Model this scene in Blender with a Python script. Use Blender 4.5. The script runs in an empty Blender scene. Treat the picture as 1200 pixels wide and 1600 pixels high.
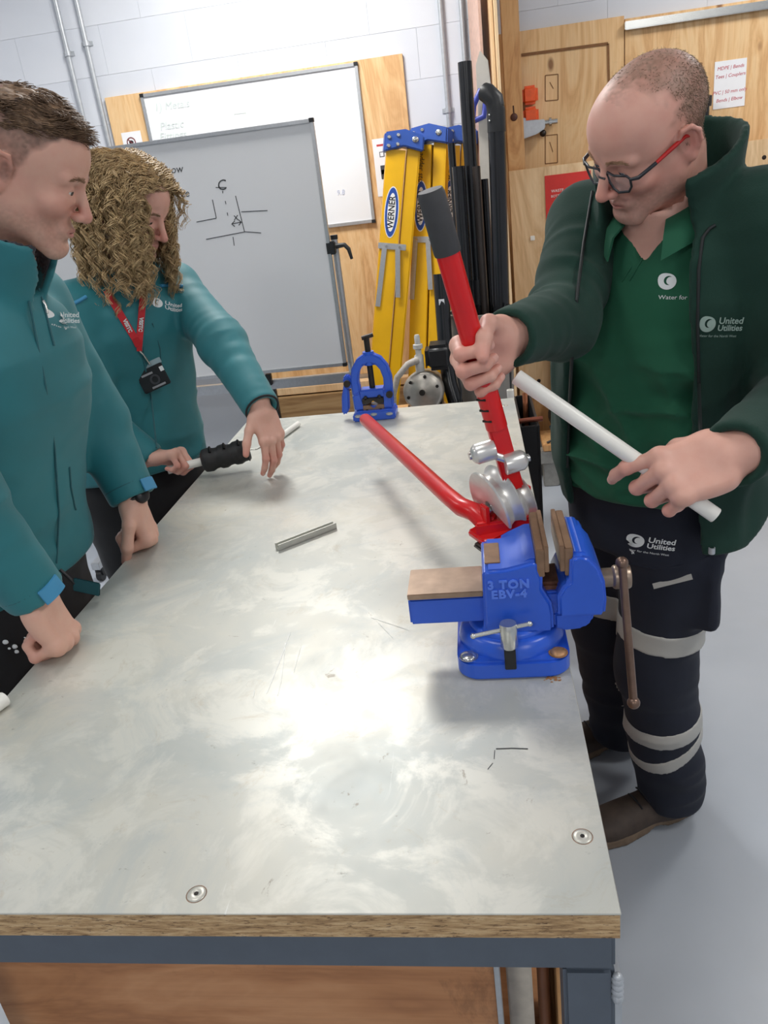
import bpy, bmesh, math, random
import numpy as np
from mathutils import Vector, Matrix
from mathutils.bvhtree import BVHTree

sc = bpy.context.scene
COL = sc.collection
random.seed(7)
RNG = np.random.default_rng(7)

# ---------------------------------------------------------------- camera
F_PX = 1218.47
CAM = Vector((0.0, 0.0, 1.53))
PITCH, ROLL, YAW = 0.398218, -0.126864, 0.146943
_cy, _sy, _cp, _sp = math.cos(YAW), math.sin(YAW), math.cos(PITCH), math.sin(PITCH)
_fw = Vector((-_sy * _cp, _cy * _cp, -_sp))
_rt = Vector((_cy, _sy, 0))
_up = _rt.cross(_fw)
_cr, _sr = math.cos(ROLL), math.sin(ROLL)
C_R = _cr * _rt + _sr * _up
C_U = -_sr * _rt + _cr * _up
C_F = _fw
cam_data = bpy.data.cameras.new('camera')
cam_data.sensor_fit = 'VERTICAL'
cam_data.sensor_height = 24.0
cam_data.lens = F_PX / 1600.0 * 24.0
cam_data.clip_start = 0.02
cam = bpy.data.objects.new('camera', cam_data)
M = Matrix((C_R, C_U, -C_F)).transposed().to_4x4()
M.translation = CAM
cam.matrix_world = M
COL.objects.link(cam)
sc.camera = cam

# ---------------------------------------------------------------- world, light, exposure
world = bpy.data.worlds.new('world')
world.use_nodes = True
world.node_tree.nodes['Background'].inputs[0].default_value = (0.82, 0.9, 1.0, 1)
world.node_tree.nodes['Background'].inputs[1].default_value = 0.3
sc.world = world
sc.view_settings.view_transform = 'Standard'
sc.view_settings.look = 'None'
sc.view_settings.gamma = 1.0
sc.view_settings.use_curve_mapping = False
sc.view_settings.exposure = 0.12
sc.cycles.use_denoising = True
sc.cycles.max_bounces = 8
sc.cycles.sample_clamp_indirect = 6.0

CEIL = 3.05
LAMPS = [(-0.82, 3.22, 1.9), (-0.92, 0.75, .3), (1.9, 3.2, 1.0), (1.9, 0.5, .9), (-3.6, 3.2, .7), (-3.6, 0.5, .7), (-0.9, -2.2, 1.3), (1.9, -2.2, 1.2)]
LAMP_POWER = 23.0
for i, (lx, ly, k) in enumerate(LAMPS):
    ld = bpy.data.lights.new('ceiling_panel_light', 'AREA')
    ld.shape = 'RECTANGLE'; ld.size = 0.58; ld.size_y = 0.58
    ld.energy = LAMP_POWER * k
    ld.color = (1.0, 0.985, 0.955)
    lo = bpy.data.objects.new('ceiling_panel_light', ld)
    lo.location = (lx, ly, CEIL - 0.045)
    COL.objects.link(lo)

# ---------------------------------------------------------------- helpers
def at(px, py, Y):
    d = C_R * ((px - 600) / F_PX) - C_U * ((py - 800) / F_PX) + C_F
    return CAM + d * (Y / d.y)
def atz(px, py, z):
    d = C_R * ((px - 600) / F_PX) - C_U * ((py - 800) / F_PX) + C_F
    return CAM + d * ((z - CAM.z) / d.z)
def atx(px, py, x):
    d = C_R * ((px - 600) / F_PX) - C_U * ((py - 800) / F_PX) + C_F
    return CAM + d * (x / d.x)

def lin(c):
    return tuple((v / 12.92 if v <= 0.04045 else ((v + 0.055) / 1.055) ** 2.4) for v in c)
def rgb(r, g, b):
    return lin((r / 255, g / 255, b / 255))

class NT:
    """small node-tree writer"""
    def __init__(s, name):
        s.m = bpy.data.materials.new(name); s.m.use_nodes = True
        s.t = s.m.node_tree; s.b = s.t.nodes['Principled BSDF']
        s._co = None
    def n(s, typ, **kw):
        nd = s.t.nodes.new(typ)
        for k, v in kw.items(): setattr(nd, k, v)
        return nd
    def link(s, a, b): s.t.links.new(a, b)
    def co(s, kind='Object', scale=(1, 1, 1), rot=(0, 0, 0)):
        if s._co is None: s._co = s.n('ShaderNodeTexCoord')
        mp = s.n('ShaderNodeMapping'); mp.inputs['Scale'].default_value = scale; mp.inputs['Rotation'].default_value = rot
        s.link(s._co.outputs[kind], mp.inputs[0]); return mp.outputs[0]
    def noise(s, vec, scale, detail=4, rough=.55, dist=0.0):
        nd = s.n('ShaderNodeTexNoise'); nd.inputs['Scale'].default_value = scale; nd.inputs['Detail'].default_value = detail
        nd.inputs['Roughness'].default_value = rough; nd.inputs['Distortion'].default_value = dist
        s.link(vec, nd.inputs['Vector']); return nd.outputs['Fac']
    def ramp(s, fac, stops, interp='LINEAR'):
        r = s.n('ShaderNodeValToRGB'); r.color_ramp.interpolation = interp
        e = r.color_ramp.elements
        while len(e) < len(stops): e.new(0.5)
        for k, (p, c) in enumerate(stops):
            e[k].position = p; e[k].color = (c, c, c, 1) if isinstance(c, (int, float)) else (*c, 1)
        s.link(fac, r.inputs[0]); return r.outputs['Color']
    def mix(s, fac, a, b, mode='MIX'):
        m = s.n('ShaderNodeMix', data_type='RGBA', blend_type=mode)
        for sock, v in ((m.inputs[0], fac), (m.inputs[6], a), (m.inputs[7], b)):
            if isinstance(v, (int, float)): sock.default_value = v
            elif isinstance(v, tuple): sock.default_value = (*v, 1)
            else: s.link(v, sock)
        return m.outputs[2]
    def bump(s, h, strength=.3, dist=.002):
        b = s.n('ShaderNodeBump'); b.inputs['Strength'].default_value = strength; b.inputs['Distance'].default_value = dist
        s.link(h, b.inputs['Height']); s.link(b.outputs[0], s.b.inputs['Normal'])
    def set(s, **kw):
        for k, v in kw.items():
            k = {'color': 'Base Color', 'rough': 'Roughness', 'metal': 'Metallic', 'spec': 'Specular IOR Level', 'sheen': 'Sheen Weight',
                 'sss': 'Subsurface Weight', 'coat': 'Coat Weight', 'alpha': 'Alpha', 'trans': 'Transmission Weight'}.get(k, k)
            i = s.b.inputs[k]
            if isinstance(v, (int, float)): i.default_value = v
            elif isinstance(v, tuple): i.default_value = (*v, 1) if len(v) == 3 else v
            else: s.link(v, i)
        return s.m

MATS = {}
def plain(name, col, rough=.5, metal=0.0, var=.12, scale=40, bump=0.0, **kw):
    if name in MATS: return MATS[name]
    t = NT(name); c = t.co(); f = t.noise(c, scale)
    lo = tuple(v * (1 - var) for v in col); hi = tuple(min(1, v * (1 + var)) for v in col)
    t.set(color=t.ramp(f, [(.3, lo), (.7, hi)]), rough=rough, metal=metal, **kw)
    if bump: t.bump(f, bump, .002)
    MATS[name] = t.m; return t.m

class MB:
    """collects shapes, builds one mesh object"""
    def __init__(s): s.v = []; s.f = []; s.mi = []; s.sm = []; s.cur = 0
    def add(s, vs, fs, smooth=False):
        o = len(s.v); s.v += [tuple(v) for v in vs]
        for f in fs:
            s.f.append(tuple(i + o for i in f)); s.mi.append(s.cur); s.sm.append(smooth)
        return s
    def box(s, c, d, R=None):
        hx, hy, hz = d[0] / 2, d[1] / 2, d[2] / 2; c = Vector(c)
        vs = [Vector((x, y, z)) for x in (-hx, hx) for y in (-hy, hy) for z in (-hz, hz)]
        if R is not None: vs = [R @ v for v in vs]
        return s.add([v + c for v in vs], [(0, 1, 3, 2), (4, 6, 7, 5), (0, 4, 5, 1), (2, 3, 7, 6), (0, 2, 6, 4), (1, 5, 7, 3)])
    def bx(s, x0, x1, y0, y1, z0, z1):
        return s.box(((x0 + x1) / 2, (y0 + y1) / 2, (z0 + z1) / 2), (abs(x1 - x0), abs(y1 - y0), abs(z1 - z0)))
    def beam(s, a, b, w, h, up=(0, 0, 1)):
        a = Vector(a); b = Vector(b); y = (b - a); L = y.length; y.normalize()
        x = y.cross(Vector(up))
        if x.length < 1e-4: x = y.cross(Vector((1, 0, 0)))
        x.normalize(); z = x.cross(y)
        return s.box((a + b) / 2, (w, L, h), Matrix((x, y, z)).transposed())
    def tube(s, pts, r, n=12, cap=True, smooth=True):
        pts = [Vector(p) for p in pts]; m = len(pts)
        rs = r if isinstance(r, (list, tuple)) else [r] * m
        t0 = (pts[1] - pts[0]).normalized()
        u = t0.orthogonal().normalized(); rings = []; vs = []
        for i, p in enumerate(pts):
            if i == 0: t = t0
            elif i == m - 1: t = (pts[-1] - pts[-2]).normalized()
            else: t = ((pts[i + 1] - p).normalized() + (p - pts[i - 1]).normalized()).normalized()
            u = (u - t * u.dot(t)).normalized(); w = t.cross(u)
            vs += [p + (u * math.cos(2 * math.pi * k / n) + w * math.sin(2 * math.pi * k / n)) * rs[i] for k in range(n)]
        fs = [(i * n + k, i * n + (k + 1) % n, (i + 1) * n + (k + 1) % n, (i + 1) * n + k) for i in range(m - 1) for k in range(n)]
        s.add(vs, fs, smooth)
        if cap:
            o = len(s.v) - len(vs)
            s.f.append(tuple(o + k for k in reversed(range(n)))); s.mi.append(s.cur); s.sm.append(False)
            s.f.append(tuple(o + (m - 1) * n + k for k in range(n))); s.mi.append(s.cur); s.sm.append(False)
        return s
    def cyl(s, a, b, r, n=20, smooth=True): return s.tube([a, b], r, n, True, smooth)
    def lathe(s, prof, o=(0, 0, 0), axis=(0, 0, 1), n=24, smooth=True):
        """prof: list of (r, h) along axis"""
        ax = Vector(axis).normalized(); u = ax.orthogonal().normalized(); w = ax.cross(u); o = Vector(o)
        vs = []
        for r, h in prof:
            vs += [o + ax * h + (u * math.cos(2 * math.pi * k / n) + w * math.sin(2 * math.pi * k / n)) * max(r, 1e-5) for k in range(n)]
        fs = [(i * n + k, i * n + (k + 1) % n, (i + 1) * n + (k + 1) % n, (i + 1) * n + k) for i in range(len(prof) - 1) for k in range(n)]
        return s.add(vs, fs, smooth)
    def prism(s, poly, t, M=None, c=0.0):
        """polygon in local xy extruded along z from c-t/2 to c+t/2, matrix M to place"""
        n = len(poly); M = M or Matrix()
        vs = [M @ Vector((x, y, c - t / 2)) for x, y in poly] + [M @ Vector((x, y, c + t / 2)) for x, y in poly]
        fs = [tuple(reversed(range(n))), tuple(range(n, 2 * n))] + [(k, (k + 1) % n, n + (k + 1) % n, n + k) for k in range(n)]
        return s.add(vs, fs)
    def sphere(s, c, r, n=16, m=10, sc3=(1, 1, 1), R=None):
        c = Vector(c); vs = []
        for i in range(m + 1):
            th = math.pi * i / m
            for k in range(n):
                v = Vector((r * math.sin(th) * math.cos(2 * math.pi * k / n) * sc3[0], r * math.sin(th) * math.sin(2 * math.pi * k / n) * sc3[1], r * math.cos(th) * sc3[2]))
                vs.append(c + (R @ v if R is not None else v))
        fs = [(i * n + k, i * n + (k + 1) % n, (i + 1) * n + (k + 1) % n, (i + 1) * n + k) for i in range(m) for k in range(n)]
        return s.add(vs, fs, True)
    def build(s, name, mats, parent=None, bevel=0.0, seg=2, clean=True):
        me = bpy.data.meshes.new(name); me.from_pydata(s.v, [], s.f)
        for m in (mats if isinstance(mats, (list, tuple)) else [mats]): me.materials.append(m)
        me.polygons.foreach_set('material_index', s.mi); me.polygons.foreach_set('use_smooth', s.sm)
        bm = bmesh.new(); bm.from_mesh(me)
        if clean: bmesh.ops.remove_doubles(bm, verts=bm.verts, dist=2e-6)
        bmesh.ops.recalc_face_normals(bm, faces=bm.faces)
        if bevel:
            ed = [e for e in bm.edges if e.is_manifold and e.calc_face_angle(0) > 0.6]
            bmesh.ops.bevel(bm, geom=ed, offset=bevel, segments=seg, affect='EDGES', clamp_overlap=True)
            for f in bm.faces:
                f.smooth = True
        bm.to_mesh(me); bm.free()
        if bevel or any(s.sm):
            try: me.set_sharp_from_angle(angle=math.radians(38 if bevel else 50))
            except Exception: pass
        me.update()
        return link(name, me, parent)

def link(name, me, parent=None):
    o = bpy.data.objects.new(name, me); COL.objects.link(o)
    if parent is not None: o.parent = parent
    return o
def tag(o, label=None, cat=None, group=None, kind=None):
    if label: o['label'] = label
    if cat: o['category'] = cat
    if group: o['group'] = group
    if kind: o['kind'] = kind
    return o
def empty(name, label, cat, loc=(0, 0, 0), group=None):
    o = bpy.data.objects.new(name, None); COL.objects.link(o); o.location = loc; o.empty_display_size = .05
    bpy.context.view_layer.update() if False else None
    return tag(o, label, cat, group)
def anchor(root):
    """parts were modelled in world coordinates: keep them there under an empty that stands at the thing's base"""
    inv = Matrix.Translation(-Vector(root.location))
    for ch in root.children: ch.matrix_parent_inverse = inv
def text_mesh(body, size, name='lettering', ext=0.0, align='CENTER', shear=0.0, bold=0.0, space=1.0):
    cu = bpy.data.curves.new(name, 'FONT'); cu.body = body; cu.size = size; cu.extrude = ext; cu.align_x = align; cu.align_y = 'CENTER'
    cu.shear = shear; cu.offset = bold; cu.resolution_u = 3; cu.space_character = space
    ob = bpy.data.objects.new(name, cu); COL.objects.link(ob)
    dg = bpy.context.evaluated_depsgraph_get(); dg.update()
    me = bpy.data.meshes.new_from_object(ob.evaluated_get(dg))
    bpy.data.objects.remove(ob); bpy.data.curves.remove(cu)
    return me
def frame(x, z, o):
    """matrix with local x along x, local z along z (approximately), origin o"""
    x = Vector(x).normalized(); z = Vector(z); z = (z - x * z.dot(x)).normalized(); y = z.cross(x)
    m = Matrix((x, y, z)).transposed().to_4x4(); m.translation = Vector(o); return m
def put_text(body, size, M, mat, parent, name='lettering', ext=.0004, **kw):
    me = text_mesh(body, size, name, ext, **kw); me.transform(M); me.materials.clear(); me.materials.append(mat)
    return link(name, me, parent)
# ---------------------------------------------------------------- surface materials
def m_floor():
    t = NT('grey_floor_paint'); c = t.co()
    f = t.noise(c, 1.1, 5); g = t.noise(c, 55, 3); d = t.noise(c, 3, 3, .5)
    col = t.ramp(f, [(.3, rgb(158, 165, 174)), (.7, rgb(176, 182, 190))])
    col = t.mix(t.ramp(d, [(.6, 0.0), (.8, .25)]), col, rgb(160, 162, 166))
    t.set(color=col, rough=.3); t.bump(g, .06, .001); return t.m
def m_wall():
    t = NT('white_wall_paint'); c = t.co()
    f = t.noise(c, 2.0, 3); g = t.noise(c, 120, 5, .7)
    t.set(color=t.ramp(f, [(.3, rgb(208, 212, 220)), (.7, rgb(218, 221, 227))]), rough=.62); t.bump(g, .25, .0015); return t.m
def m_ply(name, a, b, c3, scale=1.0, vertical=True, knots=True):
    t = NT(name)
    co = t.co('Object', (3.2 * scale, 3.2 * scale, .55 * scale) if vertical else (.55 * scale, 3.2 * scale, 3.2 * scale))
    f = t.noise(co, 1.6, 5, .6, 1.6)
    w = t.n('ShaderNodeMath', operation='MULTIPLY'); t.link(f, w.inputs[0]); w.inputs[1].default_value = 9.0
    fr = t.n('ShaderNodeMath', operation='FRACT'); t.link(w.outputs[0], fr.inputs[0])
    pp = t.n('ShaderNodeMath', operation='PINGPONG'); t.link(w.outputs[0], pp.inputs[0]); pp.inputs[1].default_value = 1.0
    rings = pp.outputs[0]
    fib = t.noise(t.co('Object', (160, 160, 3) if vertical else (3, 160, 160)), 1.0, 3)
    col = t.ramp(rings, [(0.0, a), (.55, b), (1.0, c3)])
    col = t.mix(.22, col, t.ramp(fib, [(.3, tuple(v * .72 for v in b)), (.7, tuple(min(1, v * 1.1) for v in a))]))
    st_ = t.noise(t.co('Object', (1, 1, 1)), 7.0, 6, .7, .6)
    col = t.mix(t.ramp(st_, [(.60, 0.0), (.68, .45 if name == 'plywood_orange' else .10)]), col, tuple(v * .5 for v in c3))
    if knots:
        vo = t.n('ShaderNodeTexVoronoi'); vo.inputs['Scale'].default_value = 2.6; vo.inputs['Randomness'].default_value = 1.0
        t.link(t.co('Object', (1.6, 1.6, .8) if vertical else (.8, 1.6, 1.6)), vo.inputs['Vector'])
        col = t.mix(t.ramp(vo.outputs['Distance'], [(.035, .85), (.075, 0.0)]), col, rgb(120, 74, 36))
    t.set(color=col, rough=.55); t.bump(fib, .12, .001); return t.m
FLOOR = m_floor(); WALL = m_wall()
PLY = m_ply('plywood', rgb(236, 200, 150), rgb(226, 182, 128), rgb(208, 158, 104))
PLY2 = m_ply('plywood_pale', rgb(234, 204, 162), rgb(224, 190, 146), rgb(206, 168, 122), .8)
PINE = m_ply('pine_timber', rgb(216, 172, 120), rgb(204, 154, 100), rgb(182, 130, 80), 1.2)
PLY_H = m_ply('plywood_orange', rgb(196, 142, 98), rgb(180, 124, 80), rgb(158, 104, 64), 1.0, False)
SLEEPER = m_ply('weathered_timber', rgb(176, 146, 104), rgb(158, 126, 86), rgb(132, 100, 64), 1.0, False)
ALU = plain('brushed_aluminium', rgb(196, 198, 200), .34, .75, .06, 90)
GALV = plain('galvanised_conduit', rgb(186, 190, 194), .42, .5, .08, 50)
STEEL_GREY = plain('grey_painted_steel', rgb(80, 89, 100), .45, 0, .06, 30)
BLACK_PL = plain('black_plastic', rgb(26, 27, 29), .42, 0, .15, 60)
BLACK_PIPE = plain('black_polythene_pipe', rgb(24, 25, 28), .24, 0, .15, 20)
WHITE_PL = plain('white_plastic', rgb(236, 234, 226), .35, 0, .03, 20)
PAPER = plain('white_paper', rgb(240, 240, 242), .8, 0, .02, 20)
DARK = plain('dark_metal', rgb(52, 48, 45), .4, .6, .2, 60)
CHROME = plain('bright_zinc', rgb(206, 206, 202), .22, .9, .06, 60)
RUSTY = plain('rusty_steel', rgb(140, 112, 92), .5, .5, .25, 70, .1)
COPPER = plain('copper_pipe_metal', rgb(190, 120, 84), .3, .85, .12, 40)

# ---------------------------------------------------------------- room shell
WY = 4.30
b = MB().bx(-5.0, 4.0, -4.0, WY + .02, -.12, 0); fl = b.build('floor', FLOOR); tag(fl, kind='structure')
b = MB().bx(-5.0, 4.0, WY + .004, WY + .16, 0, CEIL); wall = b.build('wall_back', WALL); tag(wall, kind='structure')
# painted blockwork: each block stands a little proud of its joint
bw, bh, jt = .44, .215, .0007
blk = MB().box((0, 0, 0), (bw, .012, bh)).build('block', WALL, wall, bevel=.0007, seg=2)
first = True
for r in range(14):
    z = .02 + (r + .5) * (bh + jt)
    if z + bh / 2 > CEIL: break
    x = -4.6 + (.223 if r % 2 else 0)
    while x < 3.7:
        o = blk if first else blk.copy()
        if not first: COL.objects.link(o)
        first = False
        o.location = (x, WY - .0012 + .00025 * ((r * 7 + int(x * 10)) % 3 - 1), z); x += bw + jt
for nm, q in (('wall_left', (-5.12, -5.0, -4.0, WY + .16, 0, CEIL)), ('wall_right', (4.0, 4.12, -4.0, WY + .16, 0, CEIL)), ('wall_front', (-5.12, 4.12, -4.12, -4.0, 0, CEIL))):
    tag(MB().bx(*q).build(nm, WALL), kind='structure')
ceil = MB().bx(-5.12, 4.12, -4.12, WY + .16, CEIL, CEIL + .1).build('ceiling', WALL); tag(ceil, kind='structure')
LEDM = bpy.data.materials.new('led_diffuser'); LEDM.use_nodes = True
_b = LEDM.node_tree.nodes['Principled BSDF']; _b.inputs['Emission Color'].default_value = (1, .985, .955, 1); _b.inputs['Emission Strength'].default_value = 4.0
places = ['above the far end of the bench', 'above the near end of the bench', 'above the plywood wall', 'above the green fleece man', 'above the far left floor', 'above the left floor', 'behind the camera', 'behind the camera on the right']
for i, (lx, ly, k) in enumerate(LAMPS):
    e = empty('ceiling_light', 'square white ceiling light panel ' + places[i], 'ceiling light', (lx, ly, CEIL - .04), 'ceiling light panels')
    b = MB()
    for sx in (-1, 1): b.bx(lx + sx * .30 - .012, lx + sx * .30 + .012, ly - .31, ly + .31, CEIL - .04, CEIL)
    for sy in (-1, 1): b.bx(lx - .30, lx + .30, ly + sy * .30 - .012, ly + sy * .30 + .012, CEIL - .04, CEIL)
    b.build('light_frame', WHITE_PL, e)
    MB().bx(lx - .29, lx + .29, ly - .29, ly + .29, CEIL - .03, CEIL - .02).build('diffuser', LEDM, e)
    anchor(e)

# ---------------------------------------------------------------- workbench
TX0, TX1, TY0, TY1, TZ = -.725, .092, .518, 2.275, .90
def m_top():
    t = NT('worn_galvanised_sheet'); c = t.co()
    big = t.noise(c, 2.3, 5, .6, .4); mid = t.noise(c, 9, 6, .65, .6); fine = t.noise(c, 60, 5, .7)
    col = t.ramp(big, [(.3, rgb(166, 171, 168)), (.5, rgb(188, 188, 180)), (.7, rgb(206, 201, 186))])
    col = t.mix(t.ramp(mid, [(.47, 0.0), (.56, .6)]), col, rgb(212, 210, 200))
    col = t.mix(t.ramp(t.noise(c, 5, 7, .75, 1.2), [(.50, 0.0), (.64, .45)]), col, rgb(170, 176, 175))
    # brown and dark stains
    col = t.mix(t.ramp(t.noise(c, 11, 8, .8, .8), [(.58, 0.0), (.72, .5)]), col, rgb(168, 152, 126))
    col = t.mix(t.ramp(t.noise(t.co('Object', (1, 1, 1), (0, 0, 1.3)), 34, 6, .75, .5), [(.655, 0.0), (.71, .65)]), col, rgb(124, 112, 96))
    col = t.mix(t.ramp(t.noise(t.co('Object', (1, 2.2, 1), (0, 0, .5)), 26, 6, .8, .3), [(.65, 0.0), (.73, .55)]), col, rgb(112, 110, 104))
    # pale scratches
    sc1 = t.noise(t.co('Object', (130, 3.5, 1), (0, 0, .45)), 1.0, 3, .6, .1)
    col = t.mix(t.ramp(sc1, [(.74, 0.0), (.78, .6)]), col, rgb(230, 232, 230))
    rg = t.ramp(mid, [(.3, .47), (.7, .36)])
    t.set(color=col, rough=rg, metal=.28); t.bump(t.mix(.5, big, fine), .05, .0015); return t.m
TOP = m_top()
def m_chip():
    t = NT('chipboard_edge'); c = t.co('Object', (30, 30, 260)); d = t.co('Object', (90, 90, 420))
    f = t.noise(c, 1.0, 5, .7); g = t.noise(d, 1.0, 4, .7)
    col = t.ramp(f, [(.25, rgb(104, 74, 46)), (.5, rgb(186, 152, 108)), (.72, rgb(222, 194, 152))])
    col = t.mix(t.ramp(g, [(.57, 0.0), (.64, .8)]), col, rgb(84, 58, 36))
    t.set(color=col, rough=.75); t.bump(g, .5, .002); return t.m
CHIP = m_chip()
bench = empty('workbench', 'long workbench with a worn grey metal top, chipboard core and steel frame', 'workbench', ((TX0 + TX1) / 2, (TY0 + TY1) / 2, 0))
MB().bx(TX0, TX1, TY0, TY1, TZ - .0025, TZ).build('metal_sheet', TOP, bench, bevel=.0008, seg=1)
MB().bx(TX0 + .001, TX1 - .001, TY0 + .001, TY1 - .001, TZ - .0325, TZ - .0026).build('chipboard_core', CHIP, bench)
MB().bx(TX1 - .0008, TX1 + .0005, TY0 + .01, TY1, TZ - .036, TZ - .003).build('edge_strip', RUSTY, bench)
FT = TZ - .0335
fr = [('front_rail', (TX0, TX1 - .004, TY0 + .006, TY0 + .056, FT - .05, FT)), ('back_rail', (TX0, TX1 - .004, TY1 - .056, TY1 - .006, FT - .05, FT)),
      ('side_rail', (TX0, TX0 + .05, TY0 + .056, TY1 - .056, FT - .05, FT)), ('side_rail', (TX1 - .054, TX1 - .004, TY0 + .056, TY1 - .056, FT - .05, FT))]
for nm, q in fr: MB().bx(*q).build(nm, STEEL_GREY, bench, bevel=.004)
for lx in (TX0 + .025, TX1 - .029):
    for ly in (TY0 + .031, TY1 - .031):
        MB().bx(lx - .0245, lx + .0245, ly - .0245, ly + .0245, .006, FT - .05).build('leg', STEEL_GREY, bench, bevel=.004)
        MB().bx(lx - .03, lx + .03, ly - .03, ly + .03, 0, .006).build('foot_plate', STEEL_GREY, bench)
# weld bead and a stub of flat bar on the near right leg
wb = MB()
for k in range(9): wb.sphere((TX1 - .004 + .0015, TY0 + .006 + .0, FT - .058 - k * .004), .005 + .0012 * (k % 2), 8, 5)
wb.build('weld_bead', GALV, bench)
MB().bx(TX1 - .005, TX1 + .003, TY0 + .012, TY0 + .05, .1, FT - .075).build('flat_bar', GALV, bench, bevel=.001)
# countersunk screws in the sheet
sm = MB().lathe([(0, .0007), (.0022, .0007), (.0026, .0011), (.0085, .0012), (.0095, .0002)], n=20)
sm.cur = 1; sm.lathe([(0, .0013), (.0024, .0012), (.0024, .0008)], n=6, smooth=False)
scr = sm.build('screw', [plain('screw_zinc', rgb(196, 194, 184), .4, .5, .06, 90), DARK], bench)
spots = [atz(910, 1307, TZ), atz(307, 1397, TZ), Vector((-.68, .6, TZ)), Vector((.06, 2.2, TZ)), Vector((-.68, 2.22, TZ))]
for i, p in enumerate(spots):
    o = scr if i == 0 else scr.copy()
    if i: COL.objects.link(o)
    o.location = p
for p in spots: MB().lathe([(.0097, .0), (.0102, .0003), (.0107, .0)], p, n=20).build('screw_recess', RUSTY, bench)
# marker line and scratches on the sheet
def stroke(b, pts, w, z=TZ + .0004):
    P = [atz(x, y, z) for x, y in pts]
    for i in range(len(P) - 1):
        d = (P[i + 1] - P[i]).normalized(); nrm = Vector((-d.y, d.x, 0)) * w / 2
        a, c = P[i], P[i + 1]
        b.add([a - nrm, a + nrm, c + nrm, c - nrm], [(0, 1, 2, 3)])
b = MB(); stroke(b, [(775, 1170), (800, 1169), (825, 1170)], .0018); b.build('marker_line', plain('black_marker', rgb(40, 42, 44), .6), bench); b = MB(); stroke(b, [(773, 1172), (772, 1186)], .0008); stroke(b, [(770, 1192), (762, 1202)], .0008)
b.build('marker_line', plain('black_marker', rgb(40, 42, 44), .6), bench)['kind'] = 'stuff'
b = MB(); stroke(b, [(453, 990), (438, 1030), (417, 1083)], .0014); stroke(b, [(446, 1004), (440, 1060), (434, 1086)], .0011); stroke(b, [(470, 1010), (459, 1050)], .0008); stroke(b, [(398, 1078), (396, 1088)], .001)
stroke(b, [(580, 965), (640, 985)], .0008); stroke(b, [(590, 972), (615, 998)], .0007)
b.build('scratch', plain('bright_scratch', rgb(236, 237, 232), .4), bench)['kind'] = 'stuff'
# timber panel and odds and ends below
pz0 = .10
q = at(776, 1560, .64)
MB().bx(TX0 + .03, q.x, .64, .66, pz0, .80).build('shelf_panel', PLY_H, bench, bevel=.001)
MB().bx(q.x, q.x + .006, .632, .662, pz0, .80).build('panel_edge', GALV, bench)
MB().bx(TX0 + .03, TX1 - .03, .63, 2.2, pz0 - .02, pz0).build('shelf', PLY_H, bench)
for lx in (TX0 + .03, TX1 - .055):
    MB().bx(lx, lx + .025, .555, 2.22, pz0 - .06, pz0 - .02).build('shelf_bearer', STEEL_GREY, bench)
anchor(bench)
o = MB().bx(q.x + .012, q.x + .045, .70, 1.1, pz0, .77).build('white_board', plain('cream_board', rgb(214, 206, 192), .7), None, bevel=.002); tag(o, 'cream board standing on edge on the shelf under the workbench', 'board')
o = MB().cyl((q.x + .058, .70, pz0), (q.x + .060, .71, .78), .008).build('brown_pipe', plain('brown_pipe_paint', rgb(110, 70, 46), .5), None); tag(o, 'brown pipe standing upright under the workbench beside cream board', 'pipe')
o = MB().bx(q.x + .075, q.x + .087, .68, .98, pz0, .76).build('timber_offcut', PINE, None, bevel=.001); tag(o, 'pale timber strip standing under the workbench beside the steel leg', 'timber strip')
# ---------------------------------------------------------------- back wall fittings
def wbox(b, px0, py0, px1, py1, Y, t):
    """upright box on a plane Y from two opposite picture corners"""
    p, q = at(px0, py0, Y), at(px1, py1, Y)
    return b.bx(p.x, q.x, Y, Y + t, p.z, q.z)
# conduits with saddles
for i, (x0, lab) in enumerate(((85, 'outer left thin grey conduit running up the white wall'), (118, 'inner left thin grey conduit nearer the plywood sheet'),
                               (687, 'thin grey conduit on the white wall behind the ladders'), (720, 'thin grey conduit beside the pale plywood partition'))):
    p = at(x0, 0, WY - .03)
    e = empty('conduit', lab, 'conduit', (p.x, WY - .02, .0), 'wall conduits')
    MB().cyl((p.x, WY - .022, .62), (p.x, WY - .022, CEIL), .0115, 14).build('tube', GALV, e)
    for z in (2.29, 1.75, 1.2, 2.75):
        MB().lathe([(.0118, -.012), (.0165, -.011), (.0165, .011), (.0118, .012)], (p.x, WY - .022, z + .03 * i), (0, 0, 1), 14).bx(p.x - .028, p.x + .028, WY - .012, WY - .006, z + .03 * i - .01, z + .03 * i + .01).build('saddle', GALV, e)
    anchor(e)
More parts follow.
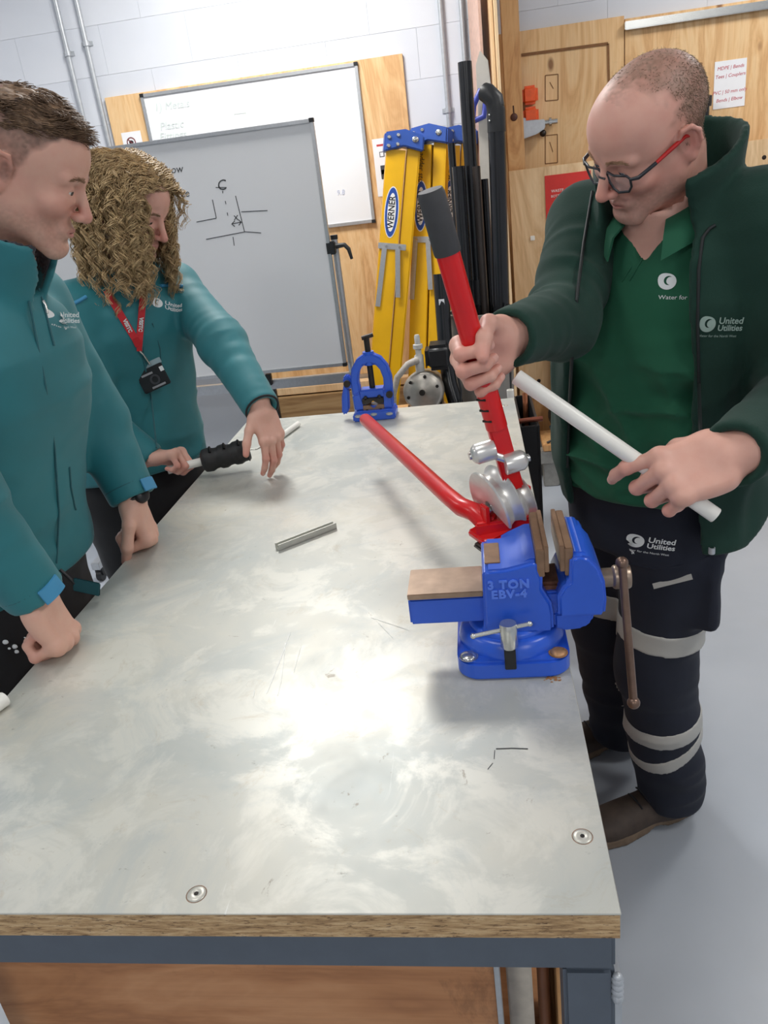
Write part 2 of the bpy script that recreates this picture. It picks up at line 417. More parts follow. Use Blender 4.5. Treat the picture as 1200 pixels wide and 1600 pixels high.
# plywood sheet behind the whiteboard
YP = WY - .026
tl = at(163, 153, YP); tr = at(628, 80, YP); br = at(652, 300, YP)
ps = MB().bx(tl.x, tr.x, YP, YP + .016, .56, tl.z).build('plywood_sheet', PLY, None, bevel=.001); tag(ps, 'large plywood sheet fixed to the white wall behind the whiteboard', 'plywood sheet')
def frame_board(name, x0, x1, z0, z1, Y, fw, t, face, label, cat, corner=.03, group=None):
    e = empty(name, label, cat, ((x0 + x1) / 2, Y, z0), group)
    MB().bx(x0 + fw * .5, x1 - fw * .5, Y - t * .6, Y - .001, z0 + fw * .5, z1 - fw * .5).build('writing_surface', face, e)
    for nm, q in (('frame_rail', (x0, x1, Y - t, Y, z1 - fw, z1)), ('frame_rail', (x0, x1, Y - t, Y, z0, z0 + fw)), ('frame_rail', (x0, x0 + fw, Y - t, Y, z0 + fw, z1 - fw)), ('frame_rail', (x1 - fw, x1, Y - t, Y, z0 + fw, z1 - fw))):
        MB().bx(*q).build(nm, ALU, e, bevel=.0015)
    for cx, sx in ((x0, 1), (x1, -1)):
        for cz, sz in ((z0, 1), (z1, -1)):
            MB().bx(cx - sx * .002, cx + sx * corner, Y - t - .002, Y, cz - sz * .002, cz + sz * corner * .8).build('corner_cap', BLACK_PL, e, bevel=.001)
    return e
WBM = plain('whiteboard_enamel', rgb(238, 240, 243), .12, 0, .01, 3)
YB = YP - .001
a = at(220, 148, YB); c = at(587, 347, YB)
wbd = frame_board('whiteboard', a.x, c.x, c.z, a.z, YB, .016, .018, WBM, 'glossy white wall whiteboard on plywood above the grey mobile board', 'whiteboard', .018)
INK1 = plain('faint_green_ink', rgb(214, 224, 220), .5, 0, .02); INK2 = plain('faint_blue_ink', rgb(206, 212, 232), .5, 0, .02)
def wall_text(body, px, py, Y, size, mat, parent, **kw):
    return put_text(body, size, frame((1, 0, 0), (0, -1, 0), at(px, py, Y)), mat, parent, 'handwriting', .0002, **kw)
yt = YB - .0125
wall_text('1) Metals', 268, 165, yt, .05, INK1, wbd, shear=.2); wall_text('Plastic', 268, 196, yt, .05, INK1, wbd, shear=.2); wall_text('Fittings', 270, 212, yt, .05, INK1, wbd, shear=.2)
wall_text('9.8', 532, 301, yt, .035, INK2, wbd, shear=.2)
b = MB()
for s in (((366, 196), (366, 178)), ((366, 178), (384, 176)), ((384, 176), (384, 188))):
    p, q = at(*s[0], yt), at(*s[1], yt); b.beam(p, q, .004, .0004, (0, -1, 0))
b.build('sketch', INK1, wbd)['kind'] = 'stuff'
anchor(wbd)
# prohibition notice
p0, p1 = at(189, 208, YP - .001), at(231, 260, YP - .001)
nt = empty('notice', 'small white notice with a round prohibition sign pinned to plywood left', 'notice', ((p0.x + p1.x) / 2, YP, p1.z))
MB().bx(p0.x, p1.x, YP - .002, YP - .0008, p1.z, p0.z).build('sheet', PAPER, nt)
cc = at(204, 217, YP - .003); cc.z -= .016
b = MB(); b.lathe([(.019, -.0004), (.024, -.0004), (.024, .0004), (.019, .0004)], cc, (0, -1, 0), 28); b.beam(cc + Vector((-.014, 0, .014)), cc + Vector((.014, 0, -.014)), .005, .0008, (0, 1, 0)); b.build('prohibition_ring', plain('notice_dark_red', rgb(120, 50, 54), .6), nt)
MB().sphere(cc + Vector((0, .0003, 0)), .012, 12, 8, (1, .05, .8)).build('pictogram', BLACK_PL, nt); anchor(nt)
# poster right of the whiteboard
p0, p1 = at(581, 218, YP - .001), at(612, 305, YP - .001)
po = empty('poster', 'tall white instruction poster with black fitting pictures beside yellow ladders', 'poster', ((p0.x + p1.x) / 2, YP, p1.z))
MB().bx(p0.x, p1.x, YP - .002, YP - .0008, p1.z, p0.z).build('sheet', PAPER, po)
w_ = p1.x - p0.x
MB().bx(p0.x + .02, p0.x + .07, YP - .0026, YP - .002, p0.z - .035, p0.z - .026).build('heading', plain('poster_red', rgb(190, 60, 60), .6), po)
MB().bx(p0.x + .03, p0.x + .055, YP - .0026, YP - .002, p0.z - .085, p0.z - .06).build('picture', plain('poster_outline', rgb(90, 90, 92), .6), po)
MB().bx(p0.x + .034, p0.x + .05, YP - .0029, YP - .0025, p0.z - .081, p0.z - .064).build('picture', PAPER, po)
b = MB(); zc = p0.z - .155
b.bx(p0.x + .028, p0.x + .056, YP - .004, YP - .002, zc - .032, zc + .032); b.bx(p0.x + .03, p0.x + .09, YP - .004, YP - .002, zc - .01, zc + .012); b.build('picture', plain('poster_photo_grey', rgb(62, 62, 66), .5), po, bevel=.0008)
MB().bx(p0.x + .028, p0.x + .065, YP - .0026, YP - .002, p0.z - .26, p0.z - .23).build('picture', plain('poster_pale', rgb(216, 216, 220), .6), po); anchor(po)
# timber skirting below the plywood
z1 = at(500, 610, WY - .06).z
o = MB().bx(-1.9, .22, WY - .10, WY - .008, .03, z1 - .012).build('timber_sleeper', SLEEPER, None, bevel=.004); tag(o, 'weathered timber sleeper lying along the foot of the white wall', 'timber')
o = MB().bx(-1.9, .22, WY - .085, WY - .008, z1 - .004, z1 + .035).build('timber_ledge', PLY2, None, bevel=.002); tag(o, 'pale timber ledge running along the wall above the weathered sleeper', 'timber')

# ---------------------------------------------------------------- mobile whiteboard
YM = 3.30
a = at(490, 185, YM); c = at(540, 570, YM); l = at(200, 222, YM)
GB = plain('grey_board_enamel', rgb(222, 223, 224), .22, 0, .015, 3)
mx0 = a.x - 1.21
mob = frame_board('mobile_whiteboard', mx0, a.x, c.z, a.z, YM, .014, .022, GB, 'grey mobile whiteboard on a wheeled tube stand with a pipe sketch', 'whiteboard', .016)
INK = plain('black_board_ink', rgb(62, 64, 66), .6, 0, .02)
ym = YM - .0136
for body, px, py, sz in (('ral', 241, 260, .04), ('elbow', 267, 266, .04), ('tee', 286, 303, .04), ('C', 346, 290, .055), ('x', 368, 339, .04)):
    wall_text(body, px, py, ym, sz, INK, mob, shear=.15)
segs = [((332, 312), (338, 341)), ((338, 341), (307, 347)), ((368, 306), (382, 362)), ((377, 331), (418, 329)), ((382, 362), (408, 364)), ((322, 374), (384, 362)), ((364, 370), (366, 384)),
        ((348, 298), (348, 302)), ((352, 314), (353, 319)), ((355, 332), (356, 337)), ((362, 350), (377, 347)), ((362, 350), (367, 345)), ((362, 350), (367, 354)), ((377, 347), (372, 343)), ((377, 347), (373, 352)), ((337, 293), (354, 293))]
for s in segs:
    MB().beam(at(*s[0], ym), at(*s[1], ym), .0032, .0004, (0, -1, 0)).build('pen_stroke', INK, mob)
# stand: posts, cross rail, feet, castors, clamps
pt = at(522, 372, YM + .02)
for px_, s in ((pt.x, 1), (2 * (mx0 + .605) - pt.x, -1)):
    MB().cyl((px_, YM + .02, .085), (px_, YM + .02, pt.z), .014, 14).build('post', ALU, mob)
    MB().cyl((px_, YM + .02, pt.z - .005), (px_, YM + .02, pt.z + .012), .0155, 14).build('post_cap', BLACK_PL, mob)
    MB().box((px_ - s * .012, YM + .005, pt.z - .035), (.035, .06, .05)).build('clamp', BLACK_PL, mob, bevel=.004)
    MB().tube([(px_ + s * .01, YM - .01, pt.z - .03), (px_ + s * .045, YM - .02, pt.z - .028), (px_ + s * .06, YM - .022, pt.z - .045), (px_ + s * .068, YM - .022, pt.z - .085)], [.011, .009, .0085, .006], 10).build('clamp_lever', BLACK_PL, mob)
    ft = MB().bx(px_ - .02, px_ + .02, YM - .3, YM + .34, .065, .10).build('foot', ALU, mob, bevel=.003)
    for yy in (YM - .27, YM + .31):
        MB().cyl((px_ - .012, yy, .028), (px_ + .012, yy, .028), .028, 16).bx(px_ - .018, px_ + .018, yy - .012, yy + .012, .03, .067).build('castor', BLACK_PL, ft)
rz = at(490, 588, YM + .0).z
MB().bx(2 * (mx0 + .605) - pt.x, pt.x, YM + .004, YM + .036, rz - .042, rz).build('cross_rail', ALU, mob, bevel=.003)
q = at(421, 592, YM - .002); MB().bx(q.x - .012, q.x + .012, YM - .02, YM + .004, q.z - .025, q.z + .025).build('pen_tray_clip', BLACK_PL, mob, bevel=.002)
anchor(mob)
# grey panel standing behind the stand
q = at(424, 612, YM + .36)
gp = empty('leaning_panel', 'blue grey flat panel with black edge standing behind the mobile whiteboard', 'panel', (q.x - .5, YM + .37, 0))
MB().bx(q.x - 1.2, q.x, YM + .36, YM + .385, .0, q.z + .12).build('sheet', plain('blue_grey_panel', rgb(164, 168, 174), .4, 0, .03, 2), gp, bevel=.002)
MB().bx(q.x, q.x + .022, YM + .358, YM + .387, .0, q.z + .02).build('edge_trim', BLACK_PL, gp, bevel=.002); anchor(gp)

# ---------------------------------------------------------------- step ladders
YEL = plain('yellow_fibreglass', rgb(232, 178, 18), .38, 0, .06, 8)
BLUE_PL = plain('blue_cap_plastic', rgb(48, 84, 164), .4, 0, .06, 20)
LOGOB = plain('ladder_logo_blue', rgb(36, 76, 160), .5); LOGOW = plain('ladder_logo_white', rgb(238, 238, 236), .5)
def step_ladder(label, top, foot, yaw, group='folded step ladders', rungs=True, narrow=1.0, writing=None):
    """folded platform ladder standing on its feet, seen from its side; local x across, local y back, local z up the stile"""
    top = Vector(top); foot = Vector(foot); L = (top - foot).length
    z = (top - foot).normalized(); x = Vector((math.cos(yaw), math.sin(yaw), 0)); x = (x - z * x.dot(z)).normalized(); y = z.cross(x)
    Mx = Matrix((x, y, z)).transposed().to_4x4(); Mx.translation = foot; Mx = Mx @ Matrix.Diagonal((1.18, 1, 1, 1))
    e = empty('step_ladder', label, 'ladder', tuple(foot), group)
    kids = []
    def add(b, nm, mt, bev=0.0, par=None):
        o = b.build(nm, mt, par or e, bevel=bev); o.data.transform(Mx); kids.append(o); return o
    D = .40 * narrow           # depth of the ladder in local y (its width, seen edge-on)
    w1 = .088
    for yy in (0, D):          # front stiles and rear stiles, channel shaped
        s = add(MB().bx(-.046, .030, yy - .006, yy + .006, 0.03, L - .06), 'front_stile', YEL, .002)
        add(MB().bx(-.046, -.040, yy, yy + (.03 if yy == 0 else -.03), 0.03, L - .06).bx(.024, .030, yy, yy + (.03 if yy == 0 else -.03), 0.03, L - .06), 'stile_flange', YEL, .0, s)['kind'] = 'stuff'
        s = add(MB().bx(.036, .088, yy + (.01 if yy == 0 else -.01) - .005, yy + (.01 if yy == 0 else -.01) + .005, 0.03, L - .05), 'rear_stile', YEL, .002)
        add(MB().bx(.082, .088, yy + .005, yy + (.035 if yy == 0 else -.03), 0.03, L - .06), 'stile_flange', YEL, 0.0, s)
    for xx in (-.008, .062):
        for yy in (0.004, D - .004):
            add(MB().bx(xx - .036, xx + .03, yy - .016, yy + .016, 0, .05), 'rubber_foot', BLACK_PL, .004)
    n = int((L - .35) / .24)
    for k in range(n):
        zz = .28 + k * .24
        add(MB().bx(-.038, .022, .006, D - .006, zz - .012, zz), 'tread', ALU, .002)
        add(MB().bx(.05, .08, .016, D - .016, zz - .006, zz + .006), 'rear_rung', YEL, .002)
    # cap
    cap = add(MB().prism([(-.058, L - .075), (-.058, L + .008), (.02, L + .028), (.098, L + .008), (.098, L - .06), (.02, L - .045)], D + .05, Matrix(((1, 0, 0, 0), (0, 0, 1, 0), (0, 1, 0, 0), (0, 0, 0, 1))), D / 2), 'top_cap', BLUE_PL, .006)
    for (rx, rzz, rr) in ((-.04, -.012, .008), (-.04, -.048, .008), (-.005, 0.0, .008), (-.005, -.038, .008), (.062, -.012, .0125)):
        add(MB().lathe([(0, -.006), (rr * .7, -.006), (rr, -.003), (rr, 0)], (rx, -.0255, L + rzz), (0, 1, 0), 14), 'rivet', CHROME, 0, cap)
    # spreader bracket
    zb = L * .715
    add(MB().bx(-.052, .062, -.012, -.006, zb, zb + .028), 'bracket_plate', ALU, .002)
    for rx in (-.02, .035): add(MB().lathe([(0, -.005), (.005, -.005), (.006, 0)], (rx, -.012, zb + .014), (0, 1, 0), 10), 'rivet', CHROME)
    add(MB().beam((-.026, -.013, zb + .006), (-.036, -.013, zb - .27), .02, .003, (0, 1, 0)), 'spreader_arm', ALU)
    add(MB().beam((.028, -.013, zb + .006), (.045, -.013, zb - .22), .02, .003, (0, 1, 0)), 'spreader_arm', ALU)
    # maker's oval
    zo = L * .81
    rot = Matrix.Rotation(math.radians(0), 4, 'Z')
    def oval(a, b_, t, nm, mt, yo, pr=None):
        m = MB(); poly = [(a * math.cos(k * math.pi / 16), b_ * math.sin(k * math.pi / 16)) for k in range(32)]
        m.prism(poly, t, Matrix(((1, 0, 0, -.008), (0, 0, 1, yo), (0, 1, 0, zo), (0, 0, 0, 1)))); return add(m, nm, mt, 0, pr)
    ov = oval(.029, .115, .001, 'maker_oval', LOGOW, -.0068); oval(.026, .110, .001, 'oval_band', LOGOB, -.0074, ov); oval(.017, .086, .001, 'oval_field', LOGOW, -.008, ov)
    tm = text_mesh('WERNER', .036, 'lettering', .0002, bold=.0006)
    tm.transform(frame((0, 0, 1), (0, -1, 0), (-.008, -.0088, zo))); tm.transform(Mx); tm.materials.clear(); tm.materials.append(INKB); lo = link('lettering', tm, ov); kids.append(lo)
    if writing:
        tm = text_mesh(writing, .034, 'lettering', .0002, shear=.2); tm.transform(frame((0, 0, -1), (0, -1, 0), (-.01, -.0075, L * .905))); tm.transform(Mx); tm.materials.clear(); tm.materials.append(INKB); link('handwriting', tm, e)
    anchor(e); return e
INKB = plain('logo_black', rgb(32, 32, 36), .5)
def lad(px, py, YT, foot_px, YF):
    t = at(px, py, YT); d0 = at(foot_px[0], foot_px[1], YF)
    # extend the line through top and lower point down to the floor
    k = (t.z - 0.0) / (t.z - d0.z); return t, t + (d0 - t) * k
t1, f1 = lad(624, 212, 3.98, (597, 560), 3.90); t2, f2 = lad(664, 204, 4.07, (655, 560), 3.99); t3, f3 = lad(708, 206, 4.16, (700, 560), 4.08)
step_ladder('leftmost yellow fibreglass step ladder with blue top, leaning by the poster', t1, f1, .16, narrow=.15)
step_ladder('middle yellow fibreglass step ladder between two others, handwriting on its stile', t2, f2, -.22, narrow=.15, writing='Ladder store')
step_ladder('rightmost yellow fibreglass step ladder half hidden behind the black pipes', t3, f3, .10, narrow=.12, writing='AMEL SPARES')
# ---------------------------------------------------------------- plywood partition on the right
YU = WY - .05
pl = at(815, 50, YU); seam = at(976, 34, YU)
up = empty('plywood_wall_lining', 'tall plywood lining on the wall behind the man in green fleece', 'plywood panel', (1.2, YU, 0))
MB().bx(pl.x - .12, seam.x - .002, YU, YU + .04, .3, pl.z + .004).build('panel', PLY, up, bevel=.001)
MB().bx(seam.x + .002, 2.6, YU, YU + .04, .3, at(1200, -4, YU).z).build('panel', PLY, up, bevel=.001)
# routed / battened frame lines on the first panel
q0, q1, q2 = at(815, 86, YU - .002), at(950, 68, YU - .002), at(952, 160, YU - .002)
LINEM = plain('routed_groove', rgb(132, 92, 56), .8)
MB().beam(q0, q1, .012, .003, (0, -1, 0)).build('batten', LINEM, up); MB().beam(q1, q2, .010, .003, (0, -1, 0)).build('batten', LINEM, up)
for (x0, y0, x1, y1) in ((852, 118, 872, 158), (852, 212, 871, 256)):
    b = MB(); P = [at(x0, y0, YU - .001), at(x1, y0 - 2, YU - .001), at(x1, y1 - 2, YU - .001), at(x0, y1, YU - .001)]
    for k in range(4): b.beam(P[k], P[(k + 1) % 4], .004, .0006, (0, -1, 0))
    b.beam(P[0] + Vector((.02, 0, -.03)), P[2] + Vector((-.02, 0, .05)), .003, .0006, (0, -1, 0)); b.build('pencil_box', LINEM, up)['kind'] = 'stuff'
b = MB(); p, q = at(1097, 98, YU - .001), at(1094, 150, YU - .001); b.beam(p, q, .003, .0006, (0, -1, 0))
for k in range(7): r = p.lerp(q, k / 7.0); b.beam(r, r + Vector((-.03, 0, 0)), .002, .0006, (0, -1, 0))
b.build('pencil_scale', LINEM, up)['kind'] = 'stuff'
anchor(up)
# aluminium rail
a, c = at(976, 38, YU - .02), at(1215, 6, YU - .02)
o = MB().bx(a.x, 2.5, YU - .03, YU - .001, a.z - .024, a.z + .010).build('aluminium_rail', CHROME, None, bevel=.003); tag(o, 'shiny aluminium rail along the top of the plywood lining', 'rail')
# paper note
p0, p1 = at(1117, 97, YU - .001), at(1163, 165, YU - .001)
nt = empty('paper_note', 'white paper note with red handwriting pinned to plywood lining', 'note', ((p0.x + p1.x) / 2, YU, p1.z))
MB().bx(p0.x, p1.x, YU - .0025, YU - .0005, p1.z, p0.z).build('sheet', PAPER, nt)
RED_INK = plain('red_ink', rgb(196, 70, 84), .6)
for k, s_ in enumerate(('MDPE | Bends', 'Tees | Couplers', '', 'PVC | 50 mm only', 'Bends | Elbow')):
    if s_: put_text(s_, .0205, frame((1, 0, .02), (0, -1, 0), ((p0.x + p1.x) / 2, YU - .003, p0.z - .03 - k * .033)), RED_INK, nt, 'handwriting', .0002, shear=.2)
anchor(nt)
# stud post
YS = 4.12
a, c = at(779, 0, YS), at(811, 0, YS)
xm0, xm1 = at(796, 262, YS).x, at(821, 262, YS).x
post = empty('timber_post', 'upright square timber post with a dark round bolt, beside black pipes', 'post', ((xm0 + xm1) / 2, YS, 0))
MB().bx(xm0 - .004, xm1, YS, YS + .07, 0, CEIL - .001).build('stud', PINE, post, bevel=.002)
q = at(803, 183, YS); MB().lathe([(0, .008), (.010, .008), (.016, .004), (.017, 0)], q, (0, -1, 0), 16).build('bolt', plain('dark_bolt', rgb(84, 52, 44), .5, .3), post)
MB().beam(at(802, 165, YS - .001), at(803, 180, YS - .001), .006, .001, (0, -1, 0)).build('crack', plain('dark_crack', rgb(70, 44, 34), .8), post)
anchor(post)
# sheets of ply standing on edge between the wall and the post
for k, (px, lab, zt) in enumerate(((777, 'pale plywood sheet standing on edge against the timber post', 2.62), (770, 'second plywood sheet standing on edge, left of the timber post', 2.6), (752, 'reddish board edge standing furthest from the timber post', 2.30))):
    f = at(px, 60, YS - .28 + .03 * k); g_ = Vector((f.x - .035 - .002 * k, WY - .06, 0)); f.z = 0
    d = (g_ - f); L = d.length; ang = math.atan2(d.y, d.x)
    m = PLY2 if k < 2 else plain('reddish_board', rgb(206, 172, 156), .6)
    b = MB().box((0, 0, zt / 2), (L, .012, zt)); o = b.build('plywood_offcut', m, None, bevel=.0008)
    o.location = ((f.x + g_.x) / 2, (f.y + g_.y) / 2, 0); o.rotation_euler.z = ang; tag(o, lab, 'plywood sheet')
# lower front panel with seam
YL = 4.08
z1 = at(800, 267, YL).z; x0 = at(795, 270, YL).x
lp = empty('plywood_bench_front', 'low plywood front in front of the lining, below the timber post', 'plywood panel', (x0 + .8, YL, 0))
zs = at(845, 622, YL).z
MB().bx(x0, 2.6, YL, YL + .02, zs + .002, z1).build('panel', PLY2, lp, bevel=.001)
MB().bx(x0 + .02, 2.6, YL + .004, YL + .02, .02, zs - .002).build('panel', PINE, lp, bevel=.001)
q = at(842, 595, YL); MB().lathe([(0, .001), (.009, .001), (.010, 0)], q, (0, -1, 0), 14).build('drilled_hole', plain('dark_hole', rgb(40, 28, 22), .9), lp)
q = at(832, 372, YL); MB().box(q, (.022, .012, .022)).build('white_clip', WHITE_PL, lp, bevel=.002)
q = at(1194, 246, YL); MB().lathe([(0, .001), (.009, .001), (.010, 0)], q, (0, -1, 0), 14).build('knot', plain('dark_hole', rgb(40, 28, 22), .9), lp)
anchor(lp)
# red poster with a bottle
p0, p1 = at(851, 275, YL - .001), at(925, 405, YL - .001)
po = empty('red_poster', 'red safety poster with a white bottle on the low plywood front', 'poster', ((p0.x + p1.x) / 2, YL, p1.z))
MB().bx(p0.x, p1.x, YL - .003, YL - .0005, p1.z, p0.z).build('sheet', plain('poster_bright_red', rgb(206, 48, 40), .5, 0, .03), po)
q = at(871, 345, YL - .003)
b = MB().lathe([(0, .075), (.01, .075), (.012, .05), (.03, .045), (.034, .02), (.03, .0), (.032, -.06), (.03, -.075), (0, -.075)], (0, 0, 0), (0, 0, 1), 16)
bt = b.build('bottle_picture', plain('poster_white', rgb(224, 222, 224), .5), po); bt.scale = (1, .06, 1); bt.location = q
put_text('WASTE', .018, frame((1, 0, 0), (0, -1, 0), at(871, 298, YL - .0035)), WHITE_PL, po); put_text('BOTTLES', .015, frame((1, 0, 0), (0, -1, 0), at(871, 306, YL - .0035)), WHITE_PL, po)
for ch in po.children: ch.matrix_parent_inverse = Matrix.Translation(-Vector(po.location))
# orange fitting and grey clamp bracket on the lining
ORANGE = plain('orange_plastic', rgb(232, 92, 36), .35)
p = at(829, 165, YU - .06)
e = empty('orange_fitting', 'bright orange plastic fitting on the lining beside the post', 'fitting', tuple(p))
for z0_, z1_ in ((.006, .085), (-.075, -.004)):
    MB().box(p + Vector((0, .03, (z0_ + z1_) / 2)), (.075, .06, z1_ - z0_)).build('half', ORANGE, e, bevel=.014, seg=3)
anchor(e)
p = at(842, 198, YU - .06)
e = empty('clamp_bracket', 'grey metal clamp bracket below the orange fitting', 'bracket', tuple(p))
MB().prism([(-.08, -.045), (-.08, .05), (0, .03), (.03, .03), (.03, -.01), (-.01, -.03)], .05, frame((1, 0, 0), (0, -1, 0), p + Vector((0, .03, 0)))).build('plate', ALU, e, bevel=.004)
MB().cyl(p + Vector((.02, .03, .015)), p + Vector((.09, .03, .015)), .012, 12).cyl(p + Vector((.05, .03, .015)), p + Vector((.062, .03, .015)), .02, 12).build('screw', CHROME, e)
MB().sphere(p + Vector((.02, .02, -.03)), .016, 10, 8).build('knob', DARK, e); anchor(e)
# pipe stub, clear tube and red sliver right of the head
p, q = at(1100, 150, YU - .06), at(1100, 330, YU - .06)
e = empty('soil_pipe_stub', 'black pipe stub with collar against the plywood behind the man', 'pipe', (p.x, p.y, q.z))
MB().cyl((p.x, p.y, .0), (p.x, p.y, p.z), .026, 18).build('pipe', BLACK_PIPE, e); MB().lathe([(.026, -.045), (.034, -.045), (.036, -.03), (.036, -.002), (.030, 0), (0, 0)], (p.x, p.y, p.z), (0, 0, 1), 20).build('collar', BLACK_PL, e); anchor(e)
p, q = at(1108, 216, YU - .04), at(1166, 208, YU - .04)
e = empty('clear_tube', 'short pale plastic tube with nozzle fixed to the plywood lining', 'tube', tuple(p))
MB().cyl(p, p.lerp(q, .75), .026, 14).build('barrel', plain('pale_plastic', rgb(226, 222, 214), .3), e); MB().tube([p.lerp(q, .75), p.lerp(q, .8), q], [.02, .012, .009], 12).build('nozzle', WHITE_PL, e); anchor(e)
o = MB().bx(at(1140, 236, YL).x, at(1164, 236, YL).x, YL - .004, YL - .0005, at(1150, 262, YL).z, at(1150, 235, YL).z).build('red_label', plain('poster_bright_red', (0, 0, 0)), None, bevel=.001); tag(o, 'small red label on the low plywood front behind the fleece collar', 'label')

# ---------------------------------------------------------------- grey bin with black pipes
YBIN = 3.30
a, c = at(700, 492, YBIN), at(800, 486, YBIN)
bc = Vector(((a.x + c.x) / 2, YBIN, 0)); br_ = (c.x - a.x) / 2; bz = at(750, 489, YBIN).z
BINM = plain('grey_bin_plastic', rgb(124, 120, 114), .45, 0, .05, 10)
e = empty('pipe_bin', 'tall grey plastic bin holding the black pipes behind the bench', 'bin', tuple(bc))
b = MB(); prof = [(br_ * .80, .0), (br_ * .82, .01), (br_, bz), (br_ + .006, bz), (br_ + .006, bz + .012), (br_ - .006, bz + .012), (br_ - .006, bz - .01), (br_ * .8 - .006, .02), (0, .02)]
b.lathe(prof, bc, (0, 0, 1), 40).build('body', BINM, e); MB().lathe([(0, .0005), (br_ * .8, .0005), (br_ * .8, .004)], bc, (0, 0, 1), 40).build('base', BINM, e); anchor(e)
def rod(name, label, top, r, foot, cat='pipe', mat=None, group='black pipes in the grey bin', hollow=True, extra=None):
    e = empty(name, label, cat, tuple(foot), group)
    top = Vector(top); foot = Vector(foot); d = (top - foot).normalized(); L = (top - foot).length
    MB().lathe([(0, .001), (r, 0), (r, L), (r * .84, L), (r * .84, L - .12), (0, L - .12)], foot, d, 20).build('pipe', mat or BLACK_PIPE, e)
    if extra: extra(e, top, foot, d)
    anchor(e); return e
BF = lambda dx, dy: bc + Vector((dx, dy, .022))
def collar(e, top, foot, d):
    p = foot + d * (top - foot).length * .55
    MB().lathe([(.030, -.05), (.031, -.05), (.031, .05), (.030, .05)], p, d, 18).build('joint_band', BLACK_PL, e)
rod('black_pipe', 'tallest black pipe in the grey bin, standing clear above the ladders', at(726, 97, 3.42), .027, BF(-.005, .05), extra=collar)
rod('black_pipe', 'thin black pipe at the left of the bin, overlapping the yellow ladder', at(705, 224, 3.44), .015, BF(-.075, .04))
rod('black_pipe', 'medium black pipe between the thin one and the tallest one', at(716, 260, 3.36), .025, BF(-.055, .0))
rod('brown_black_pipe', 'brownish black pipe just right of the tallest pipe in the bin', at(744, 260, 3.38), .016, BF(.02, .0), mat=plain('brown_black_pipe', rgb(48, 40, 36), .4))
rod('black_pipe', 'short dark pipe tucked behind the elbow pipe in the bin', at(756, 280, 3.46), .018, BF(.045, .06))
e = empty('elbow_pipe', 'thick black pipe with an elbow at its top, rightmost in bin', 'pipe', tuple(BF(.055, -.03)), 'black pipes in the grey bin')
t_ = at(775, 165, 3.32); ft = BF(.06, -.02); d = (t_ - ft).normalized()
MB().tube([ft, t_], .033, 20).build('pipe', BLACK_PIPE, e)
el = MB().tube([t_ - d * .09, t_ - d * .02, t_ + d * .02 + Vector((-.006, .0, 0)), t_ + d * .045 + Vector((-.03, 0, 0)), t_ + d * .050 + Vector((-.042, .01, .002))], [.035, .035, .035, .034, .032], 20).build('elbow', BLACK_PL, e)
for k in (0, 1): MB().sphere(t_ - d * (.03 + .02 * k) + Vector((-.026, -.027, 0)), .004, 8, 6).build('grub_screw', CHROME, el)
anchor(e)
rod('black_tray', 'low black plastic angle lying over the right rim of the bin', at(793, 476, 3.24), .012, BF(.075, -.05), mat=BLACK_PL)
# pipe in front of the ladders, leaning to the floor
t_ = at(688, 428, 3.22); m_ = at(697, 560, 3.18)
e = empty('bent_black_pipe', 'short bent black pipe with a small white label standing before the ladders', 'pipe', (m_.x + .08, 3.0, 0))
k_ = at(703, 600, 3.15)
MB().tube([t_, m_, k_, k_ + Vector((.02, -.03, -.08)), k_ + Vector((.05, -.05, -.2)), (k_.x + .07, k_.y - .06, .0)], .030, 18).build('pipe', BLACK_PIPE, e)
q = at(690, 472, 3.18); MB().box(q, (.022, .004, .022)).build('label', PAPER, e); anchor(e)
e.location = (k_.x + .07, k_.y - .06, 0); anchor(e)
# saw with a blue handle hung among the pipes
p = at(747, 160, 3.62)
e = empty('hand_saw', 'hand saw with blue loop handle and pale blade cover behind the pipes', 'saw', (p.x, 3.62, 0))
lp_ = [at(738, 190, 3.62), at(740, 165, 3.62), at(750, 142, 3.62), at(757, 140, 3.62), at(759, 160, 3.62), at(756, 182, 3.62), at(738, 190, 3.62)]
MB().tube(lp_, .012, 10).build('handle', plain('blue_violet_plastic', rgb(62, 72, 160), .4), e)
w = at(754, 110, 3.64)
MB().prism([(-.022, 0), (-.02, .15), (.0, .2), (.03, .16), (.05, -.1), (.03, -.75), (-.045, -.75)], .008, frame((1, 0, 0), (0, -1, 0), at(755, 165, 3.65))).build('blade_cover', plain('clear_pale_plastic', rgb(196, 190, 180), .2, 0, .05, 30), e, bevel=.002)
MB().cyl((p.x, 3.65, .0), (p.x, 3.65, at(755, 290, 3.65).z), .008).build('support_rod', GALV, e)
anchor(e)

# ---------------------------------------------------------------- pump behind the bench
YPU = 3.05
pc = at(661, 612, YPU)
st = MB().bx(pc.x - .14, pc.x + .075, YPU - .02, YPU + .22, 0, pc.z - .105).build('pump_stand', PINE, None, bevel=.004); tag(st, 'wooden block stand under the small pump behind the bench', 'stand')
e = empty('water_pump', 'small steel faced water pump with black terminal box and grey hose', 'pump', (pc.x, YPU + .1, pc.z - .105))
PUMPM = plain('cast_pump_metal', rgb(176, 170, 160), .35, .7, .12, 30)
R_ = .082
MB().lathe([(0, .03), (.014, .03), (.014, .02), (.03, .018), (.045, .012), (.07, .008), (R_ - .004, .0), (R_, -.012), (R_, -.05), (R_ - .01, -.06), (.07, -.2), (0, -.2)], pc, Vector((-.05, -1, .12)), 36).build('body', PUMPM, e)
MB().lathe([(0, .033), (.012, .033), (.012, .028)], pc, Vector((-.05, -1, .12)), 14).build('plug', DARK, e)
